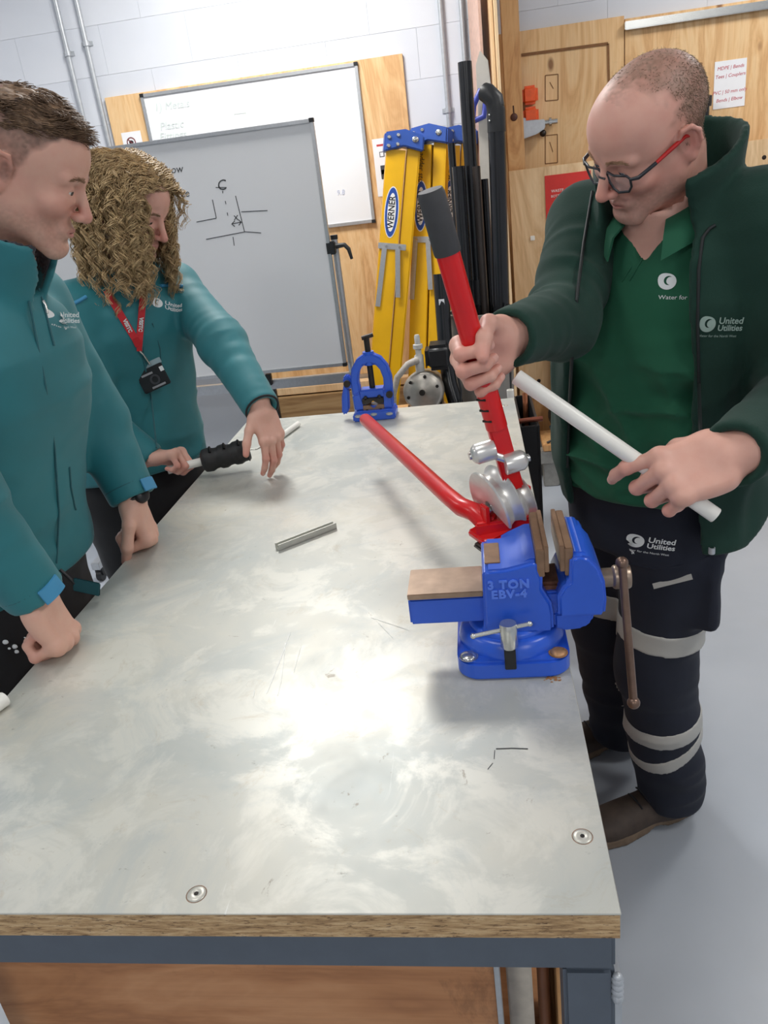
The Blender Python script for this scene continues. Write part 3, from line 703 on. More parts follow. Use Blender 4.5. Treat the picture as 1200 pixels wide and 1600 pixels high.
for k in range(6):
    a_ = k * math.pi / 3 + .3; MB().lathe([(0, .012), (.007, .012), (.007, .0)], pc + Vector((math.cos(a_) * .062, 0, math.sin(a_) * .062)), (-.05, -1, .12), 6, False).build('bolt', DARK, e)
MB().box(pc + Vector((.072, .07, .125)), (.105, .13, .10)).build('terminal_box', BLACK_PL, e, bevel=.02, seg=3)
MB().lathe([(.018, -.04), (.018, .04), (.012, .045), (.012, .065), (.019, .068), (.019, .084), (.011, .086), (.011, .115), (.008, .122), (0, .122)], pc + Vector((-.005, .03, .10)), (0, 0, 1), 20).build('riser_fitting', plain('pale_grey_fitting', rgb(190, 188, 182), .4), e)
MB().tube([pc + Vector((-.01, .02, .125)), pc + Vector((-.05, .0, .115)), pc + Vector((-.095, -.01, .07)), pc + Vector((-.12, -.01, -.0)), pc + Vector((-.125, -.01, -.10))], [.015, .013, .013, .013, .013], 14).build('hose', plain('grey_braided_hose', rgb(168, 160, 150), .5, 0, .15, 120, .2), e)
MB().bx(pc.x - .07, pc.x + .07, YPU + .03, YPU + .2, pc.z - .105, pc.z - .06).build('foot', DARK, e, bevel=.004)
MB().tube([pc + Vector((.12, .06, .10)), pc + Vector((.14, .05, .05)), pc + Vector((.15, .04, -.02)), pc + Vector((.14, .03, -.10))], .005, 8).build('cable', BLACK_PL, e)
anchor(e)

# ---------------------------------------------------------------- things beyond the right of the bench
e = empty('storage_crate', 'narrow black crate with pipe offcuts standing by the bench corner', 'crate', (.17, 2.5, 0))
a = at(809, 640, 2.45); c = at(829, 690, 2.2)
cx0, cx1, cy0, cy1, cz = .105, .165, 2.30, 2.66, .80
for nm, q in (('side', (cx0, cx0 + .008, cy0, cy1, 0.0, cz)), ('side', (cx1 - .008, cx1, cy0, cy1, 0.0, cz)), ('end', (cx0 + .008, cx1 - .008, cy0, cy0 + .008, 0.0, cz)), ('end', (cx0 + .008, cx1 - .008, cy1 - .008, cy1, 0.0, cz)), ('base', (cx0 + .008, cx1 - .008, cy0 + .008, cy1 - .008, 0.0, .01))):
    MB().bx(*q).build(nm, BLACK_PL, e, bevel=.002)
e.location = ((cx0 + cx1) / 2, (cy0 + cy1) / 2, 0); anchor(e)
def stick(name, label, a, b_, r, mat, cat='pipe'):
    d = (Vector(b_) - Vector(a)).normalized(); L = (Vector(b_) - Vector(a)).length
    o = MB().lathe([(0, 0), (r, 0), (r, L), (r * .8, L), (r * .8, L - .03), (0, L - .03)], a, d, 16).build(name, mat, None); tag(o, label, cat); return o
stick('white_pipe', 'white plastic pipe end poking up beyond the far bench corner', (.115, 2.5, .012), at(797, 609, 2.46), .011, WHITE_PL)
stick('copper_pipe', 'copper pipe sticking out diagonally above the black crate', (.13, 2.42, .012), at(820, 614, 2.56), .0085, COPPER)
stick('copper_pipe', 'short copper pipe lying across the black crate edge', (cx0 - .0, 2.33, cz + .009), (cx1 + .012, 2.34, cz + .009), .008, plain('old_copper', rgb(128, 72, 54), .4, .7))
# small trolley with motor
fy = 3.78
e = empty('machine_stand', 'low grey steel and timber machine stand with black motor under the fleece arm', 'machine stand', (.42, fy, 0))
GST = plain('light_grey_steel', rgb(150, 148, 142), .5, .2)
gx = at(850, 740, fy).x
for nm, q in (('foot', (gx, gx + .075, fy, fy + .06, 0, .13)), ('foot', (gx + .36, gx + .435, fy, fy + .06, 0, .13)), ('foot', (gx, gx + .075, fy + .16, fy + .2, 0, .13)), ('foot', (gx + .36, gx + .435, fy + .16, fy + .2, 0, .13)), ('front_beam', (gx - .02, gx + .45, fy - .02, fy + .05, .13, .20)), ('rear_beam', (gx - .02, gx + .45, fy + .15, fy + .21, .13, .20)), ('low_bar', (gx + .075, gx + .36, fy + .01, fy + .04, .0, .04))):
    MB().bx(*q).build(nm, GST, e, bevel=.004)
for dx in (.0, .12, .28): MB().bx(gx + dx, gx + dx + .08, fy - .03, fy + .21, .201, .235).build('plank', PINE, e, bevel=.003)
mc = Vector((gx + .16, fy + .09, .335))
MB().lathe([(0, -.10), (.07, -.10), (.095, -.09), (.095, .07), (.08, .10), (0, .10)], mc, (.3, -1, 0), 28).build('motor', BLACK_PL, e)
MB().lathe([(0, .106), (.055, .106), (.08, .098)], mc, (.3, -1, 0), 28).build('motor_cover', plain('grey_motor_cap', rgb(90, 88, 86), .5), e)
MB().bx(mc.x - .08, mc.x + .08, fy + .02, fy + .16, .234, .262).build('motor_foot', DARK, e, bevel=.003)
MB().tube([mc + Vector((-.07, -.06, .03)), mc + Vector((-.12, -.08, -.02)), mc + Vector((-.10, -.09, -.08)), mc + Vector((-.14, -.1, -.095))], .006, 8).build('cable', BLACK_PL, e)
e.location = (gx + .22, fy + .1, 0); anchor(e)
# dark blue cabinet behind the arm with a white valve
a = at(871, 520, 4.0)
e = empty('blue_cabinet', 'dark slate blue cabinet standing before the plywood under the raised arm', 'cabinet', (a.x + .3, 4.04, 0))
NAVY = plain('slate_blue_paint', rgb(74, 82, 100), .5, 0, .05, 20)
MB().bx(a.x, a.x + .5, 4.0, 4.075, .0, at(880, 478, 4.0).z).build('body', NAVY, e, bevel=.004)
MB().bx(a.x - .035, a.x - .001, 4.01, 4.07, .0, at(868, 500, 4.0).z).build('side_strip', GST, e, bevel=.003); anchor(e)
p = at(888, 530, 3.955)
e = empty('white_valve', 'white plastic valve fixed to the slate blue cabinet', 'valve', tuple(p))
MB().lathe([(0, .09), (.035, .09), (.045, .07), (.03, .02), (.028, -.06), (.034, -.065), (.034, -.085), (.022, -.09), (.022, -.13), (0, -.13)], p, (0.1, 0, 1), 18).build('valve_body', WHITE_PL, e)
MB().cyl(p + Vector((0, .0, 0)), p + Vector((0, .052, 0)), .02, 12).build('spigot', WHITE_PL, e); anchor(e)
# ---------------------------------------------------------------- bench vise
VB = plain('vise_blue_enamel', rgb(42, 90, 202), .3, 0, .05, 14, .05)
JAWB = plain('brown_jaw_steel', rgb(138, 108, 84), .42, .35, .15, 60, .08)
BARTOP = plain('rusty_slide_top', rgb(158, 134, 114), .38, .5, .25, 26, .05)
XZ = lambda y: Matrix(((1, 0, 0, 0), (0, 0, 1, y), (0, 1, 0, 0), (0, 0, 0, 1)))   # polygon (x, z) extruded along y
vc = Vector((.017, .955, TZ))
v = empty('bench_vise', 'blue bench vise with brown jaws bolted to the bench edge', 'vise', tuple(vc))
def rrect(hx, hy, r, n=5):
    return [(sx * (hx - r) + r * math.cos(a), sy * (hy - r) + r * math.sin(a)) for sx, sy, a0 in ((1, 1, 0), (-1, 1, math.pi / 2), (-1, -1, math.pi), (1, -1, 1.5 * math.pi)) for a in [a0 + k * math.pi / 2 / n for k in range(n + 1)]]
pts = []
pts = rrect(.0755, .0765, .030, 8)
for k in range(0):
    a = 2 * math.pi * k / 48; r = .068 + .038 * max(0, math.cos(4 * (a - math.pi / 4))) ** 1.2; pts.append((r * math.cos(a), r * math.sin(a)))
MB().prism(pts, .028, Matrix.Translation(vc + Vector((0, 0, .0142)))).build('base_flange', VB, v, bevel=.004)
MB().lathe([(0, .02), (.072, .02), (.073, .030), (.068, .046), (.062, .050), (0, .050)], vc, n=40).build('swivel_ring', VB, v)
MB().lathe([(.0, .048), (.058, .048), (.058, .054), (.054, .058), (0, .058)], vc, n=40).build('swivel_top', VB, v)
for a in (-135, -45, 45, 135):
    p = vc + Vector((.084 * math.cos(math.radians(a)), .084 * math.sin(math.radians(a)), .028))
    bl = MB().lathe([(.011, 0), (.011, .0015), (.0095, .003), (.006, .005), (0, .0055)], p, n=18).build('bolt', CHROME if a != -45 else plain('rusty_bolt', rgb(176, 134, 96), .5, .5, .3, 90), v)
    MB().lathe([(.0105, .0002), (.0128, .0002), (.0128, .0014), (.0105, .0014)], p, n=20).build('washer', plain('rust_stain', rgb(150, 108, 72), .7, .2, .3, 120) if a == -45 else CHROME, bl)
# fixed body, extruded along y
f0, f1 = .905, 1.005
body = [(-.022, .952), (-.018, .975), (-.0165, 1.045), (-.012, 1.052), (.008, 1.052), (.016, 1.053), (.030, 1.056), (.046, 1.060), (.056, 1.060), (.0565, 1.05), (.061, 1.035), (.060, 1.02), (.071, .998), (.073, .982), (.073, .955)]
MB().prism(body, f1 - f0, XZ((f0 + f1) / 2)).build('fixed_body', VB, v, bevel=.0045, seg=3)
rib = [(.008, 1.049), (.022, 1.064), (.046, 1.0745), (.058, 1.0745), (.058, 1.046), (.03, 1.044)]
rib = [(x, z - .013 if z > 1.05 else z - .006) for x, z in rib]
MB().prism(rib, .118, XZ(.969)).build('jaw_block', VB, v, bevel=.005, seg=3)
MB().bx(-.0125, .008, .925, .985, 1.0515, 1.0535).build('anvil', JAWB, v, bevel=.0006)
# slide bar and its rusty top
MB().bx(-.119, .095, .918, .988, .968, 1.008).build('slide_bar', VB, v, bevel=.003)
MB().bx(-.119, -.0175, .916, .990, 1.008, 1.0165).build('slide_top', BARTOP, v, bevel=.001)
MB().bx(.058, .10, .925, .985, 1.0, 1.018).build('slide_rust', plain('dark_rust', rgb(104, 66, 48), .6, .3, .35, 60), v, bevel=.004)
# moving jaw
mj = [(.079, .978), (.079, 1.01), (.086, 1.024), (.094, 1.03), (.096, 1.064), (.108, 1.068), (.120, 1.064), (.131, 1.050), (.139, 1.028), (.141, 1.0), (.139, .978)]
MB().prism(mj, .105, XZ(.953)).build('moving_jaw', VB, v, bevel=.0045, seg=3)
MB().prism([(.094, 1.034), (.096, 1.066), (.108, 1.0695), (.120, 1.064), (.127, 1.05), (.118, 1.034)], .118, XZ(.969)).build('jaw_block', VB, v, bevel=.004, seg=3)
MB().prism([(.074, .955), (.074, .979), (.128, .979), (.124, .962), (.112, .952), (.09, .950)], .085, XZ(.955)).build('jaw_skirt', VB, v, bevel=.004, seg=3)
for x0, x1, x2 in ((.0535, .0640, .0700), (.1005, .0900, .0840)):
    MB().bx(x0, x1, .909, 1.031, 1.036, 1.076).build('jaw_plate', JAWB, v, bevel=.001)
    MB().bx(x1, x2, .910, 1.030, 1.042, 1.079).build('jaw_insert', JAWB, v, bevel=.0008)
# raised lettering, coloured a lighter blue than the body so it stays legible
for s_, dz in (('3 TON', 1.0305), ('EBV-4', 1.0165)):
    put_text(s_, .0165, frame((1, 0, 0), (0, -1, 0), (.0165, .9045, dz)), plain('vise_lettering_blue', rgb(84, 124, 228), .35), v, 'raised_lettering', .0016, bold=.0008, space=1.15)
# swivel lock bolt
lk = Vector((.0125, .884, .935))
MB().lathe([(0, .0), (.0105, .0), (.0115, .002), (.0115, .034), (.0105, .036), (0, .036)], lk + Vector((0, 0, .014)), n=22).build('lock_bolt', CHROME, v)
MB().bx(.005, .020, .875, .9, .918, .949).build('lock_slot', BLACK_PL, v, bevel=.001)
MB().tube([lk + Vector((-.046, -.002, .034)), lk + Vector((.028, .004, .045))], .0032, 10).sphere(lk + Vector((-.046, -.002, .034)), .0042, 10, 8).sphere(lk + Vector((.028, .004, .045)), .0042, 10, 8).build('lock_handle', CHROME, v)
# screw and tommy bar
MB().lathe([(0, -.03), (.013, -.03), (.013, .014), (.0155, .016), (.0165, .018), (.0165, .036), (.015, .038), (0, .038)], (.141, .95, 1.008), (1, 0, 0), 26).build('screw', plain('worn_screw_steel', rgb(150, 132, 116), .35, .7, .2, 60), v)
hb = plain('brown_tommy_bar', rgb(122, 98, 84), .35, .6, .15, 50)
h0 = Vector((.1665, .940, 1.034)); h1 = at(990, 1098, .90)
MB().tube([h0, h1], .0056, 14).sphere(h0, .0085, 14, 10).sphere(h1, .0088, 14, 10).build('tommy_bar', hb, v)
anchor(v)
# rust crumbs by the vise foot
b = MB()
for k in range(26):
    p = atz(868 + RNG.normal(0, 9), 1058 + abs(RNG.normal(0, 4)), TZ); b.sphere(p + Vector((0, 0, .0006)), .0006 + .0012 * RNG.random(), 5, 4, (1.6, 1, .5))
o = b.build('rust_flakes', plain('rust_crumb', rgb(150, 104, 66), .8), None); tag(o, 'brown rust flakes scattered at the foot of the blue vise', 'rust', kind='stuff')

# ---------------------------------------------------------------- hand pipe bender
RED = plain('red_enamel', rgb(214, 24, 28), .28, 0, .05, 20)
FORM = plain('cast_aluminium', rgb(216, 214, 210), .3, .6, .06, 50)
bd = Vector((.018, 1.085, 1.055))       # middle of the former plate
bn = empty('pipe_bender', 'red hand pipe bender with aluminium formers resting behind the blue vise', 'pipe bender', (bd.x, bd.y, 1.03))
fc = at(787, 772, 1.085)                # former centre
nx = Vector((.80, .42, .20)).normalized()        # former axle, seen from the end
upv = Vector((0, 0, 1)); upv = (upv - nx * upv.dot(nx)).normalized(); sv = nx.cross(upv)
def former(c, R, th, a0, a1, name):
    """part-round grooved former: sweep a grooved profile round the axle"""
    prof = [(.16 * R, -th / 2), (R * .84, -th / 2), (R * .97, -th / 2), (R, -th * .42), (R * .9, -th * .26), (R * .83, 0), (R * .9, th * .26), (R, th * .42), (R * .97, th / 2), (R * .84, th / 2), (.16 * R, th / 2)]
    n = 28; vs = []; fs = []; m = len(prof)
    for k in range(n + 1):
        a = math.radians(a0 + (a1 - a0) * k / n); d = upv * math.cos(a) + sv * math.sin(a)
        vs += [c + d * r + nx * h for r, h in prof]
    for k in range(n):
        fs += [(k * m + j, k * m + j + 1, (k + 1) * m + j + 1, (k + 1) * m + j) for j in range(m - 1)] + [(k * m + m - 1, k * m, (k + 1) * m, (k + 1) * m + m - 1)]
    fs += [tuple(range(m)), tuple(reversed(range(n * m, n * m + m)))]
    return MB().add(vs, fs, False).build(name, FORM, bn, bevel=.0008)
former(fc + nx * -.012 + Vector((0, 0, -.008)), .056, .030, -110, 110, 'large_former')
former(fc + nx * .020 + Vector((0, 0, -.018)), .042, .024, -115, 115, 'small_former')
MB().cyl(fc - nx * .036 + Vector((0, 0, -.012)), fc + nx * .04 + Vector((0, 0, -.012)), .007, 14).build('axle', CHROME, bn)
# red yoke under the formers
for s_, zz in ((-.034, 0), (.039, 0)):
    p = fc + nx * s_
    MB().beam(p + Vector((0, 0, -.002)), p + Vector((0, 0, -.058)), .022, .006, nx).build('yoke_plate', RED, bn, bevel=.0015)
    MB().lathe([(0, .008), (.007, .008), (.007, .0)], p + nx * (.003 if s_ > 0 else -.003) + Vector((0, 0, -.04)), nx if s_ > 0 else -nx, 6, False).build('bolt', CHROME, bn)
base0 = fc + Vector((-.004, -.006, -.050))
MB().beam(base0 - nx * .046, base0 + nx * .046, .060, .012, (0, 0, 1)).build('base_plate', RED, bn, bevel=.003)
MB().beam(base0 - nx * .046 + Vector((0, -.012, -.009)), base0 + nx * .03 + Vector((0, -.012, -.009)), .03, .008, (0, 0, 1)).build('base_pad', DARK, bn, bevel=.003)
MB().beam(base0 + Vector((-.04, -.012, .004)), base0 + Vector((.048, -.02, .014)), .016, .02, (0, 0, 1)).build('stop_arm', RED, bn, bevel=.003)
# lower handle
hb0 = at(727, 800, 1.10); hend = Vector((-.279, 1.76, 1.024)); 
MB().tube([base0 + Vector((-.012, .0, .008)), base0 + Vector((-.032, .006, .012)), hb0.lerp(base0, .25) + Vector((0, 0, .006)), hb0 + Vector((-.006, .016, .002)), hb0.lerp(hend, .12), hend.lerp(hb0, .02), hend], [.0145, .0145, .0148, .0148, .0145, .0145, .011], 18).build('lower_handle', RED, bn)
# lever with rollers and rubber grip
lb = at(800, 752, 1.065); lt = at(672, 297, 1.0); ld_ = (lt - lb).normalized(); LL = (lt - lb).length
MB().tube([lb + ld_ * LL * .22, lb + ld_ * LL * .84], .0152, 20).build('lever_tube', RED, bn)
MB().beam(lb - ld_ * .012, lb + ld_ * LL * .24, .027, .017, (.2, -1, .2)).build('lever_plate', RED, bn, bevel=.003)
for f_ in (.25, .29, .33): MB().beam(lb + ld_ * LL * f_ + Vector((-.0158, -.006, 0)), lb + ld_ * LL * f_ + Vector((-.004, -.0150, .001)), .003, .003).build('lever_notch', DARK, bn)
g0, g1 = lb + ld_ * LL * .815, lt
MB().lathe([(0, 0), (.0165, 0), (.0172, .004), (.0168, (g1 - g0).length - .006), (.0150, (g1 - g0).length), (0, (g1 - g0).length)], g0, ld_, 22).build('rubber_grip', plain('dark_grey_rubber', rgb(60, 60, 62), .6, 0, .08, 80, .1), bn)
rl = at(757, 706, 1.045); rr = at(803, 722, 1.05)
rax = Vector((.88, .25, .12)).normalized()
for p_, s_ in ((rl, -1), (rr, 1)):
    MB().lathe([(0, .020), (.006, .020), (.011, .017), (.0150, .012), (.0150, -.014), (0, -.014)], p_, rax * s_, 22).build('roller', FORM, bn)
    MB().lathe([(0, .023), (.0055, .023), (.0055, .018)], p_, rax * s_, 12).build('roller_pin', CHROME, bn)
MB().cyl(rl, rr, .006, 12).build('roller_shaft', CHROME, bn)
bn.location = (base0.x, base0.y, base0.z - .02); anchor(bn)

# ---------------------------------------------------------------- yoke pipe vise at the far end
pvx, pvy = -.313, 2.2
pv = empty('pipe_vise', 'small blue yoke pipe vise with diamond jaws at the far bench end', 'pipe vise', (pvx, pvy, TZ))
def P2(poly, t, nm, mt, yy=pvy, bev=.004):
    return MB().prism([(pvx + x, TZ + z) for x, z in poly], t, XZ(yy)).build(nm, mt, pv, bevel=bev)
P2([(-.062, 0), (-.062, .022), (-.045, .03), (.045, .03), (.062, .022), (.062, 0)], .085, 'base', VB)
P2([(-.056, .028), (-.058, .075), (-.034, .082), (-.026, .04), (.026, .04), (.034, .082), (.058, .075), (.056, .028)], .05, 'jaw_frame', VB)
out = [(-.058 + 0, .07), (-.060, .115), (-.052, .150), (-.035, .175), (-.012, .188), (.012, .188), (.035, .175), (.052, .150), (.060, .115), (.058, .07)]
inn = [(.034, .07), (.036, .115), (.030, .14), (.018, .157), (0, .163), (-.018, .157), (-.030, .14), (-.036, .115), (-.034, .07)]
P2(out + inn, .034, 'yoke', VB)
MB().cyl((pvx, pvy, TZ + .155), (pvx, pvy, TZ + .193), .016, 18).build('screw_boss', VB, pv)
MB().cyl((pvx, pvy, TZ + .078), (pvx, pvy, TZ + .235), .0085, 14).build('screw', DARK, pv)
MB().cyl((pvx - .013, pvy - .004, TZ + .232), (pvx + .02, pvy + .002, TZ + .238), .006, 10).build('tommy_bar', DARK, pv)
P2([(-.036, .062), (-.036, .088), (.036, .088), (.036, .062)], .046, 'upper_block', VB)
P2([(-.031, .028), (-.031, .043), (-.014, .043), (0, .033), (.014, .043), (.031, .043), (.031, .028)], .054, 'lower_jaw', JAWB, bev=.001)
P2([(-.031, .063), (-.031, .046), (-.014, .046), (0, .056), (.014, .046), (.031, .046), (.031, .063)], .054, 'upper_jaw', DARK, bev=.001)
for dx in (-.02, .02):
    for dz in (.066, .026): MB().sphere((pvx + dx, pvy - .028, TZ + dz), .006, 10, 8).build('jaw_pin', DARK, pv)
P2([(-.062, .09), (-.078, .10), (-.082, .125), (-.068, .135), (-.056, .12), (-.052, .095)], .03, 'hook_hinge', VB)
P2([(-.080, .11), (-.092, .07), (-.098, .02), (-.088, .015), (-.074, .03), (-.068, .09)], .022, 'hook', VB)
for dx, dz in ((-.068, .112), (.05, .07)): MB().lathe([(0, .01), (.010, .01), (.010, 0)], (pvx + dx, pvy - .022, TZ + dz), (0, -1, 0), 12).build('pivot_bolt', DARK, pv)
for dx in (-.045, 0, .045): MB().lathe([(.013, 0), (.013, .003), (.008, .006), (0, .006)], (pvx + dx, pvy - .035, TZ + (.018 if dx else .02)), (0, -.3, 1), 14).build('base_bolt', CHROME, pv)
anchor(pv)

# ---------------------------------------------------------------- loose things on the bench
a, c = atz(436, 861, TZ), atz(526, 826, TZ); d = (c - a).normalized()
e = empty('aluminium_channel', 'short aluminium channel offcut lying in the middle of the bench', 'metal offcut', tuple((a + c) / 2))
sd = Vector((-d.y, d.x, 0)); m_ = plain('pale_aluminium', rgb(206, 206, 198), .4, .5, .06, 60)
for k, (off, w, z0_, z1_) in enumerate(((0.0, .0022, 0.0, .0125), (.012, .0022, 0.0, .0125), (.006, .0142, 0.0, .0022))):
    MB().beam(a + sd * off + Vector((0, 0, (z0_ + z1_) / 2 + .0003)), c + sd * off + Vector((0, 0, (z0_ + z1_) / 2 + .0003)), w, z1_ - z0_).build(('near_wall', 'far_wall', 'web')[k], m_, e)
anchor(e)
a = atz(7, 1092, TZ + .0115); dd = Vector((-.35, -.94, 0)).normalized()
stick('white_pipe_end', 'rounded white pipe end lying on the bench at the left picture edge', a + dd * .25, a, .0112, WHITE_PL)
bpy.data.objects['white_pipe_end'].data.transform(Matrix.Identity(4))
# ---------------------------------------------------------------- organic modelling kit: signed distance fields -> smooth meshes
F4 = np.float32
def A3(v): return np.array(v, dtype=F4)
def vnoise(P, s, seed=0):
    q = P * F4(s) + F4(seed * 17.3); i = np.floor(q).astype(np.int64); f = (q - i).astype(F4); f = f * f * (3 - 2 * f)
    def hsh(a, b, c):
        h = (a * 374761393 + b * 668265263 + c * 1274126177 + seed * 974711) & 0xffffffff
        h = ((h ^ (h >> 13)) * 1103515245) & 0xffffffff
        return ((h ^ (h >> 16)) & 0xffff).astype(F4) / F4(65535)
    x, y, z = i[:, 0], i[:, 1], i[:, 2]; fx, fy, fz = f[:, 0], f[:, 1], f[:, 2]
    r = 0
    for dx in (0, 1):
        for dy in (0, 1):
            for dz in (0, 1):
                r = r + hsh(x + dx, y + dy, z + dz) * (fx if dx else 1 - fx) * (fy if dy else 1 - fy) * (fz if dz else 1 - fz)
    return r
def rc(P, a, b, ra, rb):
    a = A3(a); b = A3(b); ba = b - a; pa = P - a
    t = np.clip(pa @ ba / F4(max(float(ba @ ba), 1e-9)), 0, 1)
    return np.linalg.norm(pa - t[:, None] * ba, axis=1) - (ra + t * F4(rb - ra))
def ell(P, c, r, R=None):
    q = P - A3(c)
    if R is not None: q = q @ R
    r = A3(r); k0 = np.linalg.norm(q / r, axis=1); k1 = np.linalg.norm(q / (r * r), axis=1) + 1e-6
    return k0 * (k0 - 1) / k1
def rbox(P, c, hd, r, R=None):
    q = P - A3(c)
    if R is not None: q = q @ R
    q = np.abs(q) - (A3(hd) - r)
    return np.linalg.norm(np.maximum(q, 0), axis=1) + np.minimum(q.max(axis=1), 0) - r
def smin(a, b, k):
    h = np.maximum(k - np.abs(a - b), 0) / k
    return np.minimum(a, b) - h * h * k * F4(.25)
def smax(a, b, k): return -smin(-a, -b, k)
def rotm(ax, deg):
    return np.array(Matrix.Rotation(math.radians(deg), 3, ax), dtype=F4)
def chain(P, pts, rs, k=.01):
    d = None
    for i in range(len(pts) - 1):
        e = rc(P, pts[i], pts[i + 1], rs[i], rs[i + 1]); d = e if d is None else smin(d, e, k)
    return d
def loft(P, st, n=2.4):
    """st rows: z, cx, cy, half width, half depth, facing angle (degrees, direction of the front)"""
    st = np.array(sorted(st), dtype=F4); z = P[:, 2]; zs = st[:, 0]
    cx, cy, a, b, an = [np.interp(z, zs, st[:, i]).astype(F4) for i in range(1, 6)]
    an = np.radians(an); fx, fy = np.cos(an), np.sin(an)
    dx, dy = P[:, 0] - cx, P[:, 1] - cy
    f = dx * fx + dy * fy; l = -dx * fy + dy * fx
    k = (np.abs(l / a) ** n + np.abs(f / b) ** n + 1e-9) ** (1 / n)
    return (k - 1) * np.minimum(a, b), f, l
def mesh_sdf(fn, lo, hi, h, co=4):
    lo = A3(lo); hi = A3(hi); nb = np.maximum(np.ceil((hi - lo) / (h * co)).astype(int), 1); n = nb * co + 1
    H = h * co
    gx, gy, gz = [np.arange(nb[i]) for i in range(3)]
    B = np.stack(np.meshgrid(gx, gy, gz, indexing='ij'), -1).reshape(-1, 3)
    cen = (lo + (B + .5) * H).astype(F4)
    dc = np.concatenate([fn(c) for c in np.array_split(cen, max(1, len(cen) // 200000))])
    D = np.repeat(np.repeat(np.repeat(np.where(dc < 0, -1, 1).reshape(nb).astype(F4), co, 0), co, 1), co, 2)
    D = np.pad(D, ((0, 1), (0, 1), (0, 1)), mode='edge') * F4(H)
    act = B[np.abs(dc) < H * 1.5]
    loc = np.stack(np.meshgrid(*[np.arange(co + 1)] * 3, indexing='ij'), -1).reshape(-1, 3)
    for ch in np.array_split(act, max(1, len(act) * len(loc) // 400000)):
        if not len(ch): continue
        I = (ch[:, None, :] * co + loc[None]).reshape(-1, 3)
        D[I[:, 0], I[:, 1], I[:, 2]] = fn((lo + I * h).astype(F4))
    S = (D < 0).astype(np.int8)
    c8 = sum(S[i:n[0] - 1 + i, j:n[1] - 1 + j, k:n[2] - 1 + k] for i in (0, 1) for j in (0, 1) for k in (0, 1))
    cells = np.argwhere((c8 > 0) & (c8 < 8))
    idx = -np.ones(c8.shape, dtype=np.int64); idx[cells[:, 0], cells[:, 1], cells[:, 2]] = np.arange(len(cells))
    acc = np.zeros((len(cells), 3)); cnt = np.zeros(len(cells))
    for ax in range(3):
        o1, o2 = [a for a in range(3) if a != ax]
        for i in (0, 1):
            for j in (0, 1):
                p = np.zeros(3, int); p[o1] = i; p[o2] = j; q = p.copy(); q[ax] = 1
                a = D[tuple((cells + p).T)]; b = D[tuple((cells + q).T)]; m = (a < 0) != (b < 0)
                t = np.where(m, a / np.where(m, a - b, 1), 0)
                pos = np.tile(p.astype(float), (len(cells), 1)); pos[:, ax] = t
                acc[m] += pos[m]; cnt[m] += 1
    V = lo + (cells + acc / cnt[:, None]) * h
    Fs = []
    for ax in range(3):
        o1, o2 = [(1, 2), (2, 0), (0, 1)][ax]
        sl0 = [slice(None)] * 3; sl1 = [slice(None)] * 3; sl0[ax] = slice(0, -1); sl1[ax] = slice(1, None)
        ch = S[tuple(sl0)] != S[tuple(sl1)]
        e = np.argwhere(ch); e = e[(e[:, o1] > 0) & (e[:, o2] > 0) & (e[:, o1] < n[o1] - 1) & (e[:, o2] < n[o2] - 1)]
        if not len(e): continue
        d1 = np.zeros(3, int); d1[o1] = 1; d2 = np.zeros(3, int); d2[o2] = 1
        q = np.stack([idx[tuple((e - d1 - d2).T)], idx[tuple((e - d2).T)], idx[tuple(e.T)], idx[tuple((e - d1).T)]], 1)
        fl = S[tuple(e.T)] == 0
        q[fl] = q[fl][:, ::-1]; Fs.append(q)
    Fq = np.concatenate(Fs); Fq = Fq[(Fq >= 0).all(1)]
    return V.astype(np.float64), Fq
def relax(V, Fq, it=1, lam=.5):
    for _ in range(it):
        acc = np.zeros_like(V); cnt = np.zeros(len(V))
        for a, b in ((0, 1), (1, 2), (2, 3), (3, 0)):
            np.add.at(acc, Fq[:, a], V[Fq[:, b]]); np.add.at(acc, Fq[:, b], V[Fq[:, a]]); np.add.at(cnt, Fq[:, a], 1); np.add.at(cnt, Fq[:, b], 1)
        V = V + lam * (acc / np.maximum(cnt, 1)[:, None] - V)
    return V
def np_mesh(name, V, Fq, mat, parent=None, cols=None, smooth=True):
    me = bpy.data.meshes.new(name)
    V = np.asarray(V, dtype=np.float32); k = Fq.shape[1]
    me.vertices.add(len(V)); me.vertices.foreach_set('co', V.ravel())
    me.loops.add(Fq.size); me.loops.foreach_set('vertex_index', Fq.astype(np.int32).ravel())
    me.polygons.add(len(Fq)); me.polygons.foreach_set('loop_start', np.arange(0, Fq.size, k, dtype=np.int32))
    me.update(calc_edges=True); me.validate()
    me.polygons.foreach_set('use_smooth', np.full(len(me.polygons), smooth))
    if cols is not None and len(me.vertices) == len(cols):
        at_ = me.color_attributes.new('Col', 'FLOAT_COLOR', 'POINT')
        at_.data.foreach_set('color', np.concatenate([cols, np.ones((len(cols), 1))], 1).astype(np.float32).ravel())
    me.materials.append(mat); return link(name, me, parent)
def sdf_obj(name, fn, lo, hi, h, mat, parent, sm=1, colf=None):
    V, Fq = mesh_sdf(fn, lo, hi, h); V = relax(V, Fq, sm)
    return np_mesh(name, V, Fq, mat, parent, colf(V) if colf else None)
